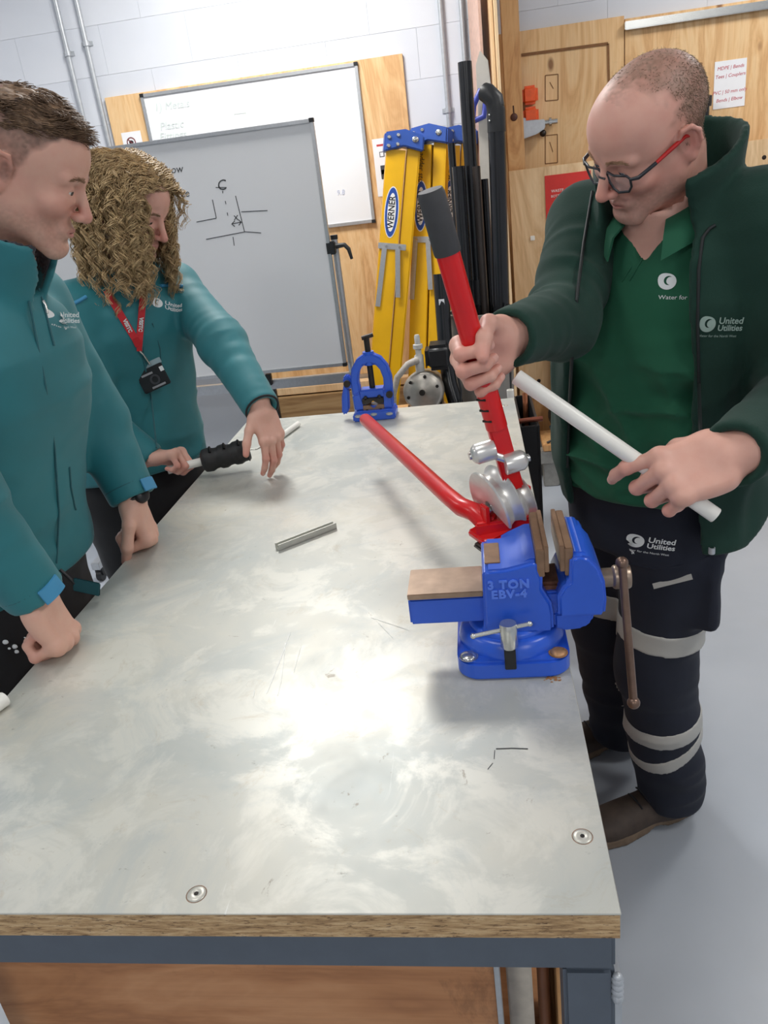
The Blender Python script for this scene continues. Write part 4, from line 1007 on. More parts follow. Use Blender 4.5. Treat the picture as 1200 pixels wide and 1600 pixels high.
def strands(paths, r0, r1, sides=3):
    """paths (n,k,3) -> tapered tubes in one vertex/face array"""
    n, k, _ = paths.shape
    t = np.gradient(paths, axis=1); t /= np.linalg.norm(t, axis=2, keepdims=True) + 1e-9
    ref = np.where(np.abs(t[..., 2:3]) > .9, np.array([1., 0, 0]), np.array([0, 0, 1.]))
    u = np.cross(t, ref); u /= np.linalg.norm(u, axis=2, keepdims=True) + 1e-9; w = np.cross(t, u)
    rad = (r0 + (r1 - r0) * np.linspace(0, 1, k) ** 1.5)[None, :, None]
    rr = [paths + rad * (u * math.cos(2 * math.pi * s / sides) + w * math.sin(2 * math.pi * s / sides)) for s in range(sides)]
    V = np.stack(rr, 2).reshape(-1, 3)
    base = (np.arange(n)[:, None, None] * k + np.arange(k - 1)[None, :, None]) * sides
    s = np.arange(sides)[None, None, :]
    q = np.stack([base + s, base + (s + 1) % sides, base + sides + (s + 1) % sides, base + sides + s], -1).reshape(-1, 4)
    return V, q

# materials for people
def m_skin(name, rough=.5):
    t = NT(name); a = t.n('ShaderNodeAttribute'); a.attribute_name = 'Col'; c = t.co()
    n1 = t.noise(c, 60, 4); n2 = t.noise(c, 900, 3)
    col = t.mix(t.ramp(n1, [(.35, 0.0), (.7, .16)]), a.outputs['Color'], rgb(196, 120, 104))
    t.set(color=col, rough=rough, sss=.12); t.b.inputs['Subsurface Radius'].default_value = (.006, .0025, .0015); t.b.inputs['Subsurface Scale'].default_value = 1.0
    t.bump(n2, .10, .0006); return t.m
SKIN = m_skin('skin')
def m_cloth(name, col, rough=.75, weave=900, bump=.15, sheen=.15, var=.1):
    t = NT(name); c = t.co(); f = t.noise(c, 6, 3); g = t.noise(c, weave, 2)
    t.set(color=t.ramp(f, [(.3, tuple(v * (1 - var) for v in col)), (.7, tuple(v * (1 + var) for v in col))]), rough=rough, sheen=sheen); t.bump(g, bump, .0008); return t.m
TEAL = m_cloth('teal_softshell', rgb(34, 114, 122), .62, 700, .10, .1)
FLEECE = m_cloth('dark_green_fleece', rgb(12, 50, 39), .92, 420, .4, .04)
POLO = m_cloth('green_polo_cotton', rgb(22, 86, 60), .88, 800, .15, .03)
NAVYC = m_cloth('navy_work_cloth', rgb(20, 25, 40), .85, 700, .15, .02)
BLACKC = m_cloth('black_work_cloth', rgb(22, 23, 26), .8, 700, .15, .08)
REFL = m_cloth('grey_reflective_tape', rgb(176, 174, 168), .55, 300, .15, 0)
WHITEP = plain('white_print', rgb(226, 230, 230), .6, 0, .02)
SKYB = m_cloth('sky_blue_tape', rgb(66, 142, 184), .6, 300, .1, 0)
def m_hair(name, a, b):
    t = NT(name); c = t.co(); f = t.noise(c, 70, 4, .7); t.set(color=t.ramp(f, [(.3, a), (.7, b)]), rough=.5, spec=.35); return t.m

def head_sdf(P, nb, nr=.058, jaw=1.0, nose=1.0, lid=.0030, fat=0.0, nk=(0, -.03, -.06)):
    """head in its own frame: x to the side, y out of the face, z up, origin between the eyes' height and the ears"""
    Q = P.copy(); Q[:, 0] = np.abs(Q[:, 0]); x = Q[:, 0]
    d = ell(Q, (0, -.016, .034), (.0755, .096, .083))
    d = smin(d, ell(Q, (0, .030, -.018), (.061 + fat, .061, .083)), .03)
    d = smin(d, ell(Q, (0, .030, .045), (.062, .064, .052)), .03)
    d = smin(d, rc(Q, (.047 + fat, .004, -.060), (.018, .074, -.101), .019 * jaw, .017 * jaw), .03)
    d = smin(d, rc(Q, (.050 + fat, -.002, -.03), (.047 + fat, .004, -.062), .018, .019 * jaw), .03)
    d = smin(d, ell(Q, (0, .0785, -.102), (.020, .0175, .0175)), .016)
    d = smin(d, ell(Q, (.041, .064, -.027), (.022, .022, .019)), .018)
    d = smin(d, rc(Q, (.012, .0875, .0175), (.047, .074, .0165), .0085, .0085), .012)
    d = smax(d, -ell(Q, (.031, .1000, -.001), (.0175, .0165, .0125)), .012)
    # eyelids over the eyeball
    l = np.linalg.norm(Q - A3((.031, .0755, -.001)), axis=1) - .0143
    l = smax(l, -ell(Q, (.0315, .092, -.0030), (.0125, .014, lid)), .0012)
    d = smin(d, l, .004)
    d = smin(d, rc(Q, (.022, .0885, -.016), (.042, .078, -.016), .0045, .0045), .010)
    # nose
    d = smin(d, rc(P, (0, .0900, .006), (0, .1145 * nose, -.034), .0078, .0098), .009)
    d = smin(d, ell(Q, (0, .1125 * nose, -.037), (.0110, .0110, .0095)), .006)
    d = smin(d, ell(Q, (.0120, .1000, -.0395), (.0075, .0110, .0075)), .005)
    d = smax(d, -ell(Q, (.0065, .1055, -.0480), (.0038, .0050, .0045)), .002)
    # mouth
    d = smin(d, ell(Q, (0, .0830, -.069), (.027, .0140, .0150)), .012)
    d = smin(d, rc(Q, (0, .0965, -.0640), (.0215, .0850, -.0680), .0042, .0030), .005)
    d = smin(d, rc(Q, (0, .0950, -.0735), (.0200, .0850, -.0695), .0052, .0030), .005)
    d = smax(d, -ell(Q, (0, .0990, -.0686), (.0240, .0110, .0011)), .0016)
    d = smax(d, -ell(Q, (0, .0965, -.0855), (.018, .0060, .0050)), .008)
    # ear
    er = rotm('Z', 22)
    E_ = (Q - A3((.0765, -.014, -.006))) @ er
    ear = ell(E_, (0.004, 0, 0), (.0065, .0185, .0310))
    ear = smax(ear, -ell(E_, (.0130, .003, .004), (.0095, .0115, .0200)), .003)
    rim = [(.004, .015, -.004), (.007, .017, .012), (.010, .009, .027), (.012, -.006, .029), (.012, -.016, .017), (.010, -.017, .0), (.007, -.012, -.014)]
    ear = smin(ear, chain(E_, rim, [.0026, .0032, .0036, .0038, .0038, .0034, .0028], .003), .003)
    ear = smin(ear, ell(E_, (.004, .001, -.026), (.0055, .0085, .0085)), .005)
    ear = smin(ear, ell(E_, (.002, .014, -.006), (.004, .004, .006)), .004)
    d = smin(d, ear, .006)
    d = smin(d, rc(P, nk, nb, nr * .98, nr * 1.06), .03)
    return d
def frame3(fwd, up, o):
    """columns: right (x), forward (y), up (z)"""
    f = Vector(fwd).normalized(); u = Vector(up); u = (u - f * u.dot(f)).normalized(); r = f.cross(u)
    m = Matrix((r, f, u)).transposed().to_4x4(); m.translation = Vector(o); return m
def toW(M4, V):
    m = np.array(M4, dtype=np.float64); return V @ m[:3, :3].T + m[:3, 3]
def toL(M4, V):
    m = np.linalg.inv(np.array(M4, dtype=np.float64)); return V @ m[:3, :3].T + m[:3, 3]
def hand_fn(side, curl, thumb, spread=(6, 2, -3, -9), sc_=1.0, arm=None, base_flex=None):
    """hand in its own frame: wrist at origin, fingers +y, palm -z; side=+1 thumb on +x (a left hand), -1 right hand"""
    base = [(.0285, .088, .000), (.0095, .094, .002), (-.0105, .090, .001), (-.0290, .080, -.003)]
    lens = [(.042, .025, .020), (.047, .029, .021), (.043, .027, .020), (.033, .020, .018)]
    rad = [(.0100, .0090, .0082, .0066), (.0102, .0092, .0084, .0068), (.0096, .0087, .0078, .0064), (.0085, .0077, .0070, .0058)]
    fing = []
    for i in range(4):
        c = curl[i]; sp = math.radians(-spread[i]); pts = [Vector(base[i])]; a = 0
        for L, ang in zip(lens[i], c):
            a += math.radians(ang); dv = Vector((math.sin(-sp) * math.cos(a), math.cos(sp) * math.cos(a), -math.sin(a)))
            pts.append(pts[-1] + dv.normalized() * L)
        fing.append(pts)
    th = [Vector(t) for t in thumb]
    if arm is None: arm = (0, -.2, 0)
    def fn(Pl):
        P = Pl / F4(sc_); P = P * A3((side, 1, 1))
        d = rbox(P, (.000, .055, -.002), (.038, .042, .0135), .0125)
        d = smin(d, rc(P, (.028, .088, .000), (-.028, .080, -.002), .0115, .0095), .008)
        d = smin(d, ell(P, (.024, .034, -.010), (.017, .028, .014)), .012)
        d = smin(d, ell(P, (-.026, .038, -.008), (.013, .032, .013)), .012)
        d = smin(d, rc(P, (.004, .015, -.002), (.0, -.02, .0), .024, .026), .02)
        w = P * A3((1, 1, 1.25))
        d = smin(d, rc(w, (0, -.02, 0), A3((arm[0], arm[1], arm[2] * 1.25)), .0255, .034), .02)
        fs = None
        for i in range(4):
            f = chain(P, fing[i], rad[i], .003)
            f = smin(f, np.linalg.norm(P - A3(fing[i][1]), axis=1) - rad[i][1] * 1.04, .003)
            fs = f if fs is None else smin(fs, f, .0016)
        d = smin(d, fs, .006)
        t = chain(P, th, [.0145, .0110, .0102, .0082][:len(th)], .006)
        d = smin(d, t, .007)
        for i in range(4):     # knuckles
            d = smin(d, np.linalg.norm(P - A3(fing[i][0] + Vector((0, -.002, .003))), axis=1) - .0096, .006)
        return d * F4(sc_)
    nails = []
    for i in range(4):
        p2, p3 = fing[i][2], fing[i][3]; a = sum(math.radians(v_) for v_ in curl[i]); nv = Vector((0, math.sin(a), math.cos(a)))
        nails.append((p3 * .92 + p2 * .08 + nv * rad[i][3] * .8, (p3 - p2).normalized(), nv, rad[i][3]))
    return fn, fing, th, nails
SKIN_A = np.array(rgb(208, 160, 140)); RED_A = np.array(rgb(196, 118, 104))
def hand_cols(V, tips, base, red):
    c = np.tile(base, (len(V), 1)); w = np.zeros(len(V))
    for t in tips: w = np.maximum(w, np.exp(-(np.linalg.norm(V - np.array(t), axis=1) / .016) ** 2))
    return c + (red - base) * (w * .55)[:, None]
class Body:
    """one continuous skin surface assembled from finely meshed head and hands and a coarser trunk, zipped together at hidden cuts"""
    def __init__(s): s.V = []; s.F = []; s.C = []; s.n = 0
    def add(s, V, Fq, C):
        T = np.concatenate([Fq[:, [0, 1, 2]], Fq[:, [0, 2, 3]]]) if Fq.shape[1] == 4 else Fq
        s.V.append(V); s.F.append(T + s.n); s.C.append(C); o = s.n; s.n += len(V); return o
    def cut(s, V, Fq, p, nrm):
        """drop what lies beyond the plane (side of +nrm)"""
        side = (V - np.array(p)) @ np.array(nrm); keep = ~(side[Fq] > 0).all(1); Fq = Fq[keep]
        us = np.unique(Fq); mp = -np.ones(len(V), int); mp[us] = np.arange(len(us)); return V[us], mp[Fq]
    def loops(s, V, F_, p, nrm, tol):
        """ordered boundary loop near a cut"""
        E = np.concatenate([F_[:, [i, (i + 1) % F_.shape[1]]] for i in range(F_.shape[1])]); key = np.sort(E, 1)
        u, inv, ct = np.unique(key, axis=0, return_inverse=True, return_counts=True); bd = E[ct[inv.ravel()] == 1]
        nx_ = {}
        for a, b in bd: nx_.setdefault(int(a), []).append(int(b))
        best = []; seen = set()
        for st in list(nx_):
            if st in seen: continue
            lp = [st]; seen.add(st); cur = st
            while True:
                c = [b for b in nx_.get(cur, []) if b not in seen]
                if not c: break
                cur = c[0]; seen.add(cur); lp.append(cur)
            d = np.linalg.norm(V[lp].mean(0) - np.array(p))
            if len(lp) > len(best) and d < tol: best = lp
        return best
    def zip(s, la, lb, V, ax):
        """triangle strip between two closed loops about an axis"""
        if len(la) < 3 or len(lb) < 3: return
        ax = Vector(ax).normalized(); u = np.array(ax.orthogonal().normalized()); w = np.cross(np.array(ax), u)
        def order(l):
            P = V[l]; c = P.mean(0); a = np.arctan2((P - c) @ w, (P - c) @ u); k = np.argsort(a); return np.array(l)[k], a[k]
        A, aa = order(la); B, ab = order(lb); i = j = 0; T = []
        na, nb_ = len(A), len(B)
        while i < na or j < nb_:
            va = aa[i + 1] if i + 1 < na else (aa[0] + 2 * math.pi if i < na else 99); vb = ab[j + 1] if j + 1 < nb_ else (ab[0] + 2 * math.pi if j < nb_ else 99)
            if i < na and (va <= vb or j >= nb_): T.append((A[i % na], A[(i + 1) % na], B[j % nb_])); i += 1
            else: T.append((A[i % na], B[(j + 1) % nb_], B[j % nb_])); j += 1
        s.F.append(np.array(T))
    def build(s, name, mat):
        V = np.concatenate(s.V); Fa = np.concatenate(s.F); C = np.concatenate(s.C)
        return np_mesh(name, V, Fa, mat, None, C)
def make_body(name, head, hands, trunk_fn, lo, hi, skin, h_trunk=.009):
    """head: (V,F,C,cut point,normal) with world verts; hands: same list. trunk is cut at the same planes"""
    B = Body(); V0, F0 = mesh_sdf(trunk_fn, lo, hi, h_trunk); cuts = []
    for (V, Fq, C, p, n, rr) in [head] + hands:
        side = (V0 - np.array(p)) @ np.array(n); near = np.linalg.norm(V0 - np.array(p), axis=1) < rr
        kill = (side < .0) & near           # trunk side beyond the cut (towards hand / head)
        keep = ~kill[F0].all(1); F0 = F0[keep]
    us = np.unique(F0); mp = -np.ones(len(V0), int); mp[us] = np.arange(len(us)); V0 = V0[us]; F0 = mp[F0]
    B.add(V0, F0, np.tile(skin, (len(V0), 1))); allV = [V0]
    for (V, Fq, C, p, n, rr) in [head] + hands:
        keepv = (V - np.array(p)) @ np.array(n) < .008
        Fk = Fq[keepv[Fq].any(1)]; us = np.unique(Fk); mp = -np.ones(len(V), int); mp[us] = np.arange(len(us))
        Vk = V[us]; Fk = mp[Fk]; o = B.add(Vk, Fk, C[us]); allV.append(Vk)
        la = B.loops(Vk, Fk, p, n, .07); lb = B.loops(V0, F0, p, n, .07)
        AV = np.concatenate(allV)
        B.zip([i + o for i in la], lb, AV, n)
    return B.build(name, mat=SKIN)
_BV = {}
def bvh(obj):
    if obj.name not in _BV:
        me = obj.data; co = np.empty(len(me.vertices) * 3, dtype=np.float32); me.vertices.foreach_get('co', co)
        _BV[obj.name] = BVHTree.FromPolygons(co.reshape(-1, 3).tolist(), [p.vertices[:] for p in me.polygons])
    return _BV[obj.name]
def decal(obj, items, M4, mat, parent, name='printed_logo', off=.0012, dist=.2):
    """flat printed mesh pressed onto the surface of obj: local xy plane of M4, cast along -z"""
    bv = bvh(obj)
    out = MB(); zdir = (M4.to_3x3() @ Vector((0, 0, -1))).normalized()
    for me, T in items:
        vs = []
        for v in me.vertices:
            p = M4 @ (T @ v.co); hit = bv.ray_cast(p - zdir * .15, zdir, dist + .15)
            vs.append((hit[0] - zdir * off) if hit[0] is not None and (hit[0] - p).length < .035 else p)
        out.add(vs, [tuple(p.vertices) for p in me.polygons])
    return out.build(name, mat, parent, clean=False)
def subdiv_text(body, size, **kw):
    me = text_mesh(body, size, 'lettering', 0.0, **kw); return me
def ring_mesh(a, b, r0, r1, n=40, lo=0, hi=360):
    b_ = MB()
    for k in range(n):
        t0 = math.radians(lo + (hi - lo) * k / n); t1 = math.radians(lo + (hi - lo) * (k + 1) / n)
        b_.add([(a * r0 * math.cos(t0), b * r0 * math.sin(t0), 0), (a * r1 * math.cos(t0), b * r1 * math.sin(t0), 0), (a * r1 * math.cos(t1), b * r1 * math.sin(t1), 0), (a * r0 * math.cos(t1), b * r0 * math.sin(t1), 0)], [(0, 1, 2, 3)])
    me = bpy.data.meshes.new('ring'); me.from_pydata(b_.v, [], b_.f); return me
def logo_items(s, text=True, small=True):
    """drop-shaped emblem with an inner crescent, then two lines of lettering"""
    it = []; n = 28
    vs = []; fs = []
    for k in range(n):      # outer drop with an off-centre hole
        a = 2 * math.pi * k / n; R = 1 + .22 * max(0, math.cos(a - math.radians(135))) ** 6; r = .60
        vs += [(R * math.cos(a) * .95, R * math.sin(a), 0), (r * math.cos(a) * .8 + .10, r * math.sin(a) * .95 + .14, 0)]
    for k in range(n): fs.append((2 * k, 2 * ((k + 1) % n), 2 * ((k + 1) % n) + 1, 2 * k + 1))
    m = bpy.data.meshes.new('emblem'); m.from_pydata(vs, [], fs); it.append((m, Matrix.Translation((-1.15 * s, 0, 0)) @ Matrix.Scale(s * .9, 4)))
    vs = [(.30 + .42 * math.cos(2 * math.pi * k / 16), .10 + .5 * math.sin(2 * math.pi * k / 16), 0) for k in range(16)]
    m = bpy.data.meshes.new('emblem'); m.from_pydata(vs, [], [tuple(range(16))]); it.append((m, Matrix.Translation((-1.15 * s, 0, 0)) @ Matrix.Scale(s * .9, 4)))
    if text:
        it.append((subdiv_text('United', s * 1.05, align='LEFT', bold=.02 * s), Matrix.Translation((.0 * s, .42 * s, 0))))
        it.append((subdiv_text('Utilities', s * .95, align='LEFT', bold=.02 * s), Matrix.Translation((.0 * s, -.42 * s, 0))))
    if small: it.append((subdiv_text('Water for the North West', s * .40, align='LEFT'), Matrix.Translation((-2.0 * s, -1.35 * s, 0))))
    return it
# ---------------------------------------------------------------- shared figure parts
def put_head(M4, nbW, skin, red, hair_col, ybz, stub=.25, h=.0024, soft=.010, **kw):
    nb = A3(toL(M4, np.array([nbW]))[0])
    fn = lambda P: head_sdf(P, nb, **kw)
    V, Fq = mesh_sdf(fn, (-.105, -.155, -.235), (.105, .135, .13), h); V = relax(V, Fq, 1, .4)
    x, y, z = np.abs(V[:, 0]), V[:, 1], V[:, 2]; n = vnoise(V.astype(F4), 260, 3); n2 = vnoise(V.astype(F4), 45, 5)
    C = np.tile(skin, (len(V), 1))
    def mixin(w, c): 
        nonlocal C
        C = C + (np.array(c) - C) * np.clip(w, 0, 1)[:, None]
    g = lambda c, r: np.exp(-(((np.stack([x, y, z], 1) - np.array(c)) / np.array(r)) ** 2).sum(1))
    mixin(.5 * g((.04, .07, -.035), (.03, .04, .025)) + .55 * g((0, .11, -.036), (.016, .02, .014)) + .55 * g((.085, -.014, -.0), (.02, .025, .035)) + .25 * n2 * (z > -.1), red)
    st = np.clip((-z - .040) / .02, 0, 1) * np.clip((y + .03) / .03, 0, 1) * (z > -.135); mixin(st * stub * (.5 + .9 * n), rgb(120, 96, 84))
    lips = g((0, .093, -.0685), (.021, .012, .0078)); mixin(.75 * (lips > .35) * lips, rgb(176, 92, 88))
    mixin(.35 * g((.031, .088, .006), (.018, .02, .005)), rgb(150, 92, 80))
    yb = np.interp(z, [p[0] for p in ybz], [p[1] for p in ybz]); m = np.clip((yb - y + (vnoise(V.astype(F4), 90, 15) - .5) * soft) / soft, 0, 1) * (1 - np.clip((x - .079) / .003, 0, 1))
    return V, Fq, C, m, mixin, n, lambda: C
def eye_parts(M4, parent, look=(0, 1, -.55), iris=(92, 110, 120)):
    wm = plain('eye_white', rgb(222, 214, 208), .15, 0, .02)
    im = plain('eye_iris_%d' % iris[0], rgb(*iris), .2, 0, .2, 400); pm = plain('eye_pupil', rgb(12, 12, 12), .1)
    for s in (-1, 1):
        c = Vector((s * .031, .0755, -.001)); L = Vector(look).normalized()
        b = MB(); b.sphere(c, .0129, 20, 14); o = b.build('eye', wm, parent); o.data.transform(M4)
        b = MB().lathe([(0, .0134), (.0030, .0133), (.0058, .0122), (.0061, .0115)], c, L, 20); o2 = b.build('iris', im, o); o2.data.transform(M4)
        b = MB().lathe([(0, .0137), (.0026, .0136), (.0028, .0130)], c, L, 16); o3 = b.build('pupil', pm, o); o3.data.transform(M4)
def brows(M4, fn, parent, mat, n=220, thick=.0045, lift=.0):
    P = []
    for s in (-1, 1):
        t = RNG.random(n); x = .012 + t * .034; zc = .0185 + .006 * np.sin(t * 2.6) - .004 * t + lift; z = zc + RNG.normal(0, thick * .4, n) * (1 - .5 * t)
        y = np.full(n, .105); pos = np.stack([s * x, y, z], 1).astype(F4)
        for _ in range(14): pos[:, 1] -= fn(pos) * .8
        d = np.stack([s * (.7 + .3 * t), -.25 - .3 * t, .35 - .6 * t], 1) + RNG.normal(0, .15, (n, 3)); d /= np.linalg.norm(d, axis=1, keepdims=True)
        k = np.linspace(0, 1, 4)[None, :, None]; V, q = strands(pos[:, None, :] + d[:, None, :] * k * .008 + np.array([0, .0012, 0]) * np.sin(k * 3), .00045, .0002)
        np_mesh('eyebrow', toW(M4, V), q, mat, parent)['kind'] = 'stuff'
def put_hand(W, yd, palm, side, curl, thumb, skin, red, arm_dir=None, sc_=1.0, h=.0021, cutd=.035, spread=(6, 2, -3, -9)):
    """W wrist, yd towards the knuckles, palm = direction the palm faces"""
    y = Vector(yd).normalized(); z = -Vector(palm); z = (z - y * z.dot(y)).normalized(); x = y.cross(z)
    M4 = Matrix((x, y, z)).transposed().to_4x4(); M4.translation = Vector(W)
    arm = None
    if arm_dir is not None:
        a = M4.to_3x3().transposed() @ Vector(arm_dir).normalized(); arm = (a.x * side * .2, a.y * .2, a.z * .2)
    fn, fing, th, nails = hand_fn(side, curl, thumb, spread, sc_, arm)
    V, Fq = mesh_sdf(fn, (-.075, -.075, -.11), (.075, .20, .075), h); V = relax(V, Fq, 1, .35)
    S = np.array([side, 1, 1]) * sc_
    tips = [np.array(f[3]) * S for f in fing] + [np.array(f[1]) * S for f in fing] + [np.array(th[-1]) * S]
    C = hand_cols(V, tips, skin, red)
    # finger nails tinted on the surface
    for (p, d, nv, r) in nails:
        c = np.array(p) * S; q = V - c; dd = np.array(d) * np.array([side, 1, 1]); nn = np.array(nv) * np.array([side, 1, 1])
        m = (np.abs(q @ dd) < .0062) & (q @ nn > -.004) & (np.linalg.norm(q - np.outer(q @ dd, dd), axis=1) < r * .95) & (np.abs(q @ np.cross(dd, nn)) < r * .72); C[m] = C[m] * .5 + np.array(rgb(232, 190, 176)) * .5
    a = Vector(arm_dir).normalized() if arm_dir is not None else -y
    p = np.array(Vector(W) + a * cutd)
    return (toW(M4, V), Fq, C, p, np.array(a), .05), M4
def wrinkle(P, o, ax, fa, fc, seed):
    ax = A3(Vector(ax).normalized()); q = P - A3(o); t = q @ ax; r = q - t[:, None] * ax
    n = vnoise((r * F4(fc) + (t * F4(fa))[:, None] * ax).astype(F4), 1.0, seed)
    return 1 - np.abs(2 * n - 1)
def boot(P, M4, sole=True):
    """boot in own frame: heel at origin, toe +y, length about .30"""
    L = toL(M4, P).astype(F4)
    u = smin(ell(L, (0, .085, .045), (.044, .10, .042)), ell(L, (0, .215, .038), (.049, .078, .036)), .05)
    u = smin(u, rc(L, (0, .045, .05), (0, .03, .16), .046, .052), .04)
    return smax(u, .018 - L[:, 2], .006)
def make_boots(person, feet, upper, solem, lacem):
    for (heel, toe) in feet:
        heel = Vector(heel); toe = Vector(toe); M4 = frame3(toe - heel, (0, 0, 1), heel)
        c = np.array(M4 @ Vector((0, .14, .08)))
        o = sdf_obj('boot', lambda P: boot(P, M4), c - np.array([.22, .22, .09]), c + np.array([.22, .22, .15]), .0055, upper, person, 1)
        def sole(P):
            L = toL(M4, P).astype(F4); w = np.interp(L[:, 1], [-.03, .0, .05, .12, .2, .27, .30], [.02, .037, .042, .038, .050, .040, .015]).astype(F4)
            q = np.maximum(np.abs(L[:, 0]) - w, np.maximum(-.042 - L[:, 1] + .0, L[:, 1] - .298)); q = smax(q, np.abs(L[:, 2] - .016) - .0155, .006)
            arch = ((L[:, 1] - .105) / .03) ** 2; q = np.maximum(q, .012 * (1 - arch) - L[:, 2])
            return q
        s_ = sdf_obj('sole', sole, c - np.array([.22, .22, .09]), c + np.array([.22, .22, .0]), .005, solem, o, 1)
        for k in range(5):
            y0 = .10 + k * .022; z0 = .105 - k * .011
            P_ = [M4 @ Vector((-.028, y0, z0 - .008)), M4 @ Vector((-.01, y0 + .004, z0 + .004)), M4 @ Vector((.01, y0 + .004, z0 + .004)), M4 @ Vector((.028, y0, z0 - .008))]
            MB().tube(P_, .0025, 6).build('lace', lacem, o)

# ---------------------------------------------------------------- person in teal jacket leaning on the bench (left)
SK_A = np.array(rgb(216, 172, 152)); RD_A = np.array(rgb(196, 124, 110))
HA = frame3((.84, .22, -.485), (.49, .05, .865), (-.661, 1.224, 1.611)) @ Matrix.Scale(.92, 4)
NBA = Vector((-.795, 1.212, 1.43))
ybA = [(-.12, -.2), (-.085, -.085), (-.05, -.05), (-.022, -.034), (-.018, .008), (.01, .017), (.035, .030), (.05, .040), (.062, .052), (.074, .066), (.085, .2)]
V, Fq, C, m, mixin, nz, getC = put_head(HA, NBA, SK_A, RD_A, None, ybA, .30, nose=.97, lid=.0022)
mixin(m * np.clip(.42 + .35 * nz + .35 * np.clip((V[:, 2] - .02) / .05, 0, 1), 0, .92), rgb(92, 72, 60))
headA = (toW(HA, V), Fq, getC(), np.array(NBA.lerp(HA.translation, .42)), np.array((NBA - HA.translation).normalized()), .12)
shR, shL = Vector((-.83, 1.02, 1.395)), Vector((-.825, 1.405, 1.395))
elR, elL = Vector((-.755, .962, 1.185)), Vector((-.775, 1.445, 1.17))
wrR, wrL = Vector((-.708, .998, 1.014)), Vector((-.714, 1.400, 1.014))
FIST = [(84, 92, 60), (86, 94, 60), (86, 94, 60), (84, 92, 60)]
th_fist = [(.026, .022, -.008), (.040, .052, -.026), (.030, .080, -.046), (.006, .088, -.050)]
th_hang = [(.026, .022, -.008), (.048, .048, -.014), (.054, .082, -.030), (.044, .108, -.046)]
hR, MhR = put_hand(wrR, (.26, .05, -.965), (-.93, -.15, -.25), -1, FIST, th_fist, SK_A, RD_A, (elR - wrR), 1.10)
hL, MhL = put_hand(wrL, (.20, -.06, -.975), (-.92, -.22, -.2), 1, FIST, th_hang, SK_A, RD_A, (elL - wrL), 1.10)
def trunkA(P):
    d, f, l = loft(P, [(.78, -.94, 1.21, .15, .10, 0), (.95, -.92, 1.21, .16, .11, 0), (1.2, -.86, 1.21, .165, .11, 0), (1.34, -.82, 1.21, .16, .10, 0), (1.42, -.80, 1.21, .07, .06, 0)])
    d = smax(d, np.maximum(.78 - P[:, 2], P[:, 2] - 1.44), .02)
    d = smin(d, rc(P, (-.80, 1.21, 1.38), HA.translation, .055, .05), .03)
    for s_, e_, w_ in ((shR, elR, wrR), (shL, elL, wrL)):
        d = smin(d, chain(P, [s_, e_, w_], [.05, .04, .026]), .03)
    for yy in (1.1, 1.3): d = smin(d, chain(P, [(-.93, yy, .86), (-.93, yy, .46), (-.96, yy, .08)], [.075, .05, .035]), .03)
    return d
pA = make_body('person', headA, [hR, hL], trunkA, (-1.14, .88, .03), (-.55, 1.54, 1.68), SK_A)
tag(pA, 'person in teal softshell jacket leaning both fists on the left bench edge', 'person')
eye_parts(HA, pA, (0.0, 1, -.16), (70, 64, 56))
HAIR_A = m_hair('brown_hair', rgb(74, 56, 44), rgb(142, 114, 88))
brows(HA, lambda P: head_sdf(P, A3(toL(HA, np.array([NBA]))[0])), pA, m_hair('light_brown_brow', rgb(140, 108, 84), rgb(176, 140, 112)), 110)
# swept hair
def capA(P):
    w = vnoise(P * A3((1, .45, 1)), 62, 9) * .009 + vnoise(P, 190, 4) * .003
    d = ell(P, (0, -.006, .036), (.0765, .1010, .0825)) - w + .004
    pl = (.060 + .22 * P[:, 1]) - P[:, 2] - .006 * (vnoise(P, 70, 8) - .5)
    return smax(smax(d, pl, .012), P[:, 1] - .096, .012)
Vc, Fc = mesh_sdf(capA, (-.1, -.13, .0), (.1, .12, .15), .0026); Vc = relax(Vc, Fc, 1)
hairA = np_mesh('hair', toW(HA, Vc), Fc, HAIR_A, pA)
ii = RNG.integers(0, len(Vc), 5200); R0 = Vc[ii]; R0 = R0[R0[:, 2] > .045]; n_ = len(R0)
out_ = R0 - np.array([0, -.006, .03]); out_ /= np.linalg.norm(out_, axis=1, keepdims=True)
cl = np.stack([vnoise(R0.astype(F4), 45, k) for k in (11, 12, 13)], 1) - .5
dr = np.array([0.0, .85, -.12]) + cl * 1.5 + out_ * .12 + RNG.normal(0, .10, (n_, 3)); dr /= np.linalg.norm(dr, axis=1, keepdims=True)
ln = (.014 + .012 * RNG.random(n_))[:, None, None]; k = np.linspace(0, 1, 5)[None, :, None]
pp = R0[:, None, :] - out_[:, None, :] * .003 + dr[:, None, :] * ln * k + out_[:, None, :] * (.004 * np.sin(k * 2.8))
Vs, qs = strands(pp, .0009, .0003)
np_mesh('hair_strands', toW(HA, Vs), qs, HAIR_A, hairA)['kind'] = 'stuff'
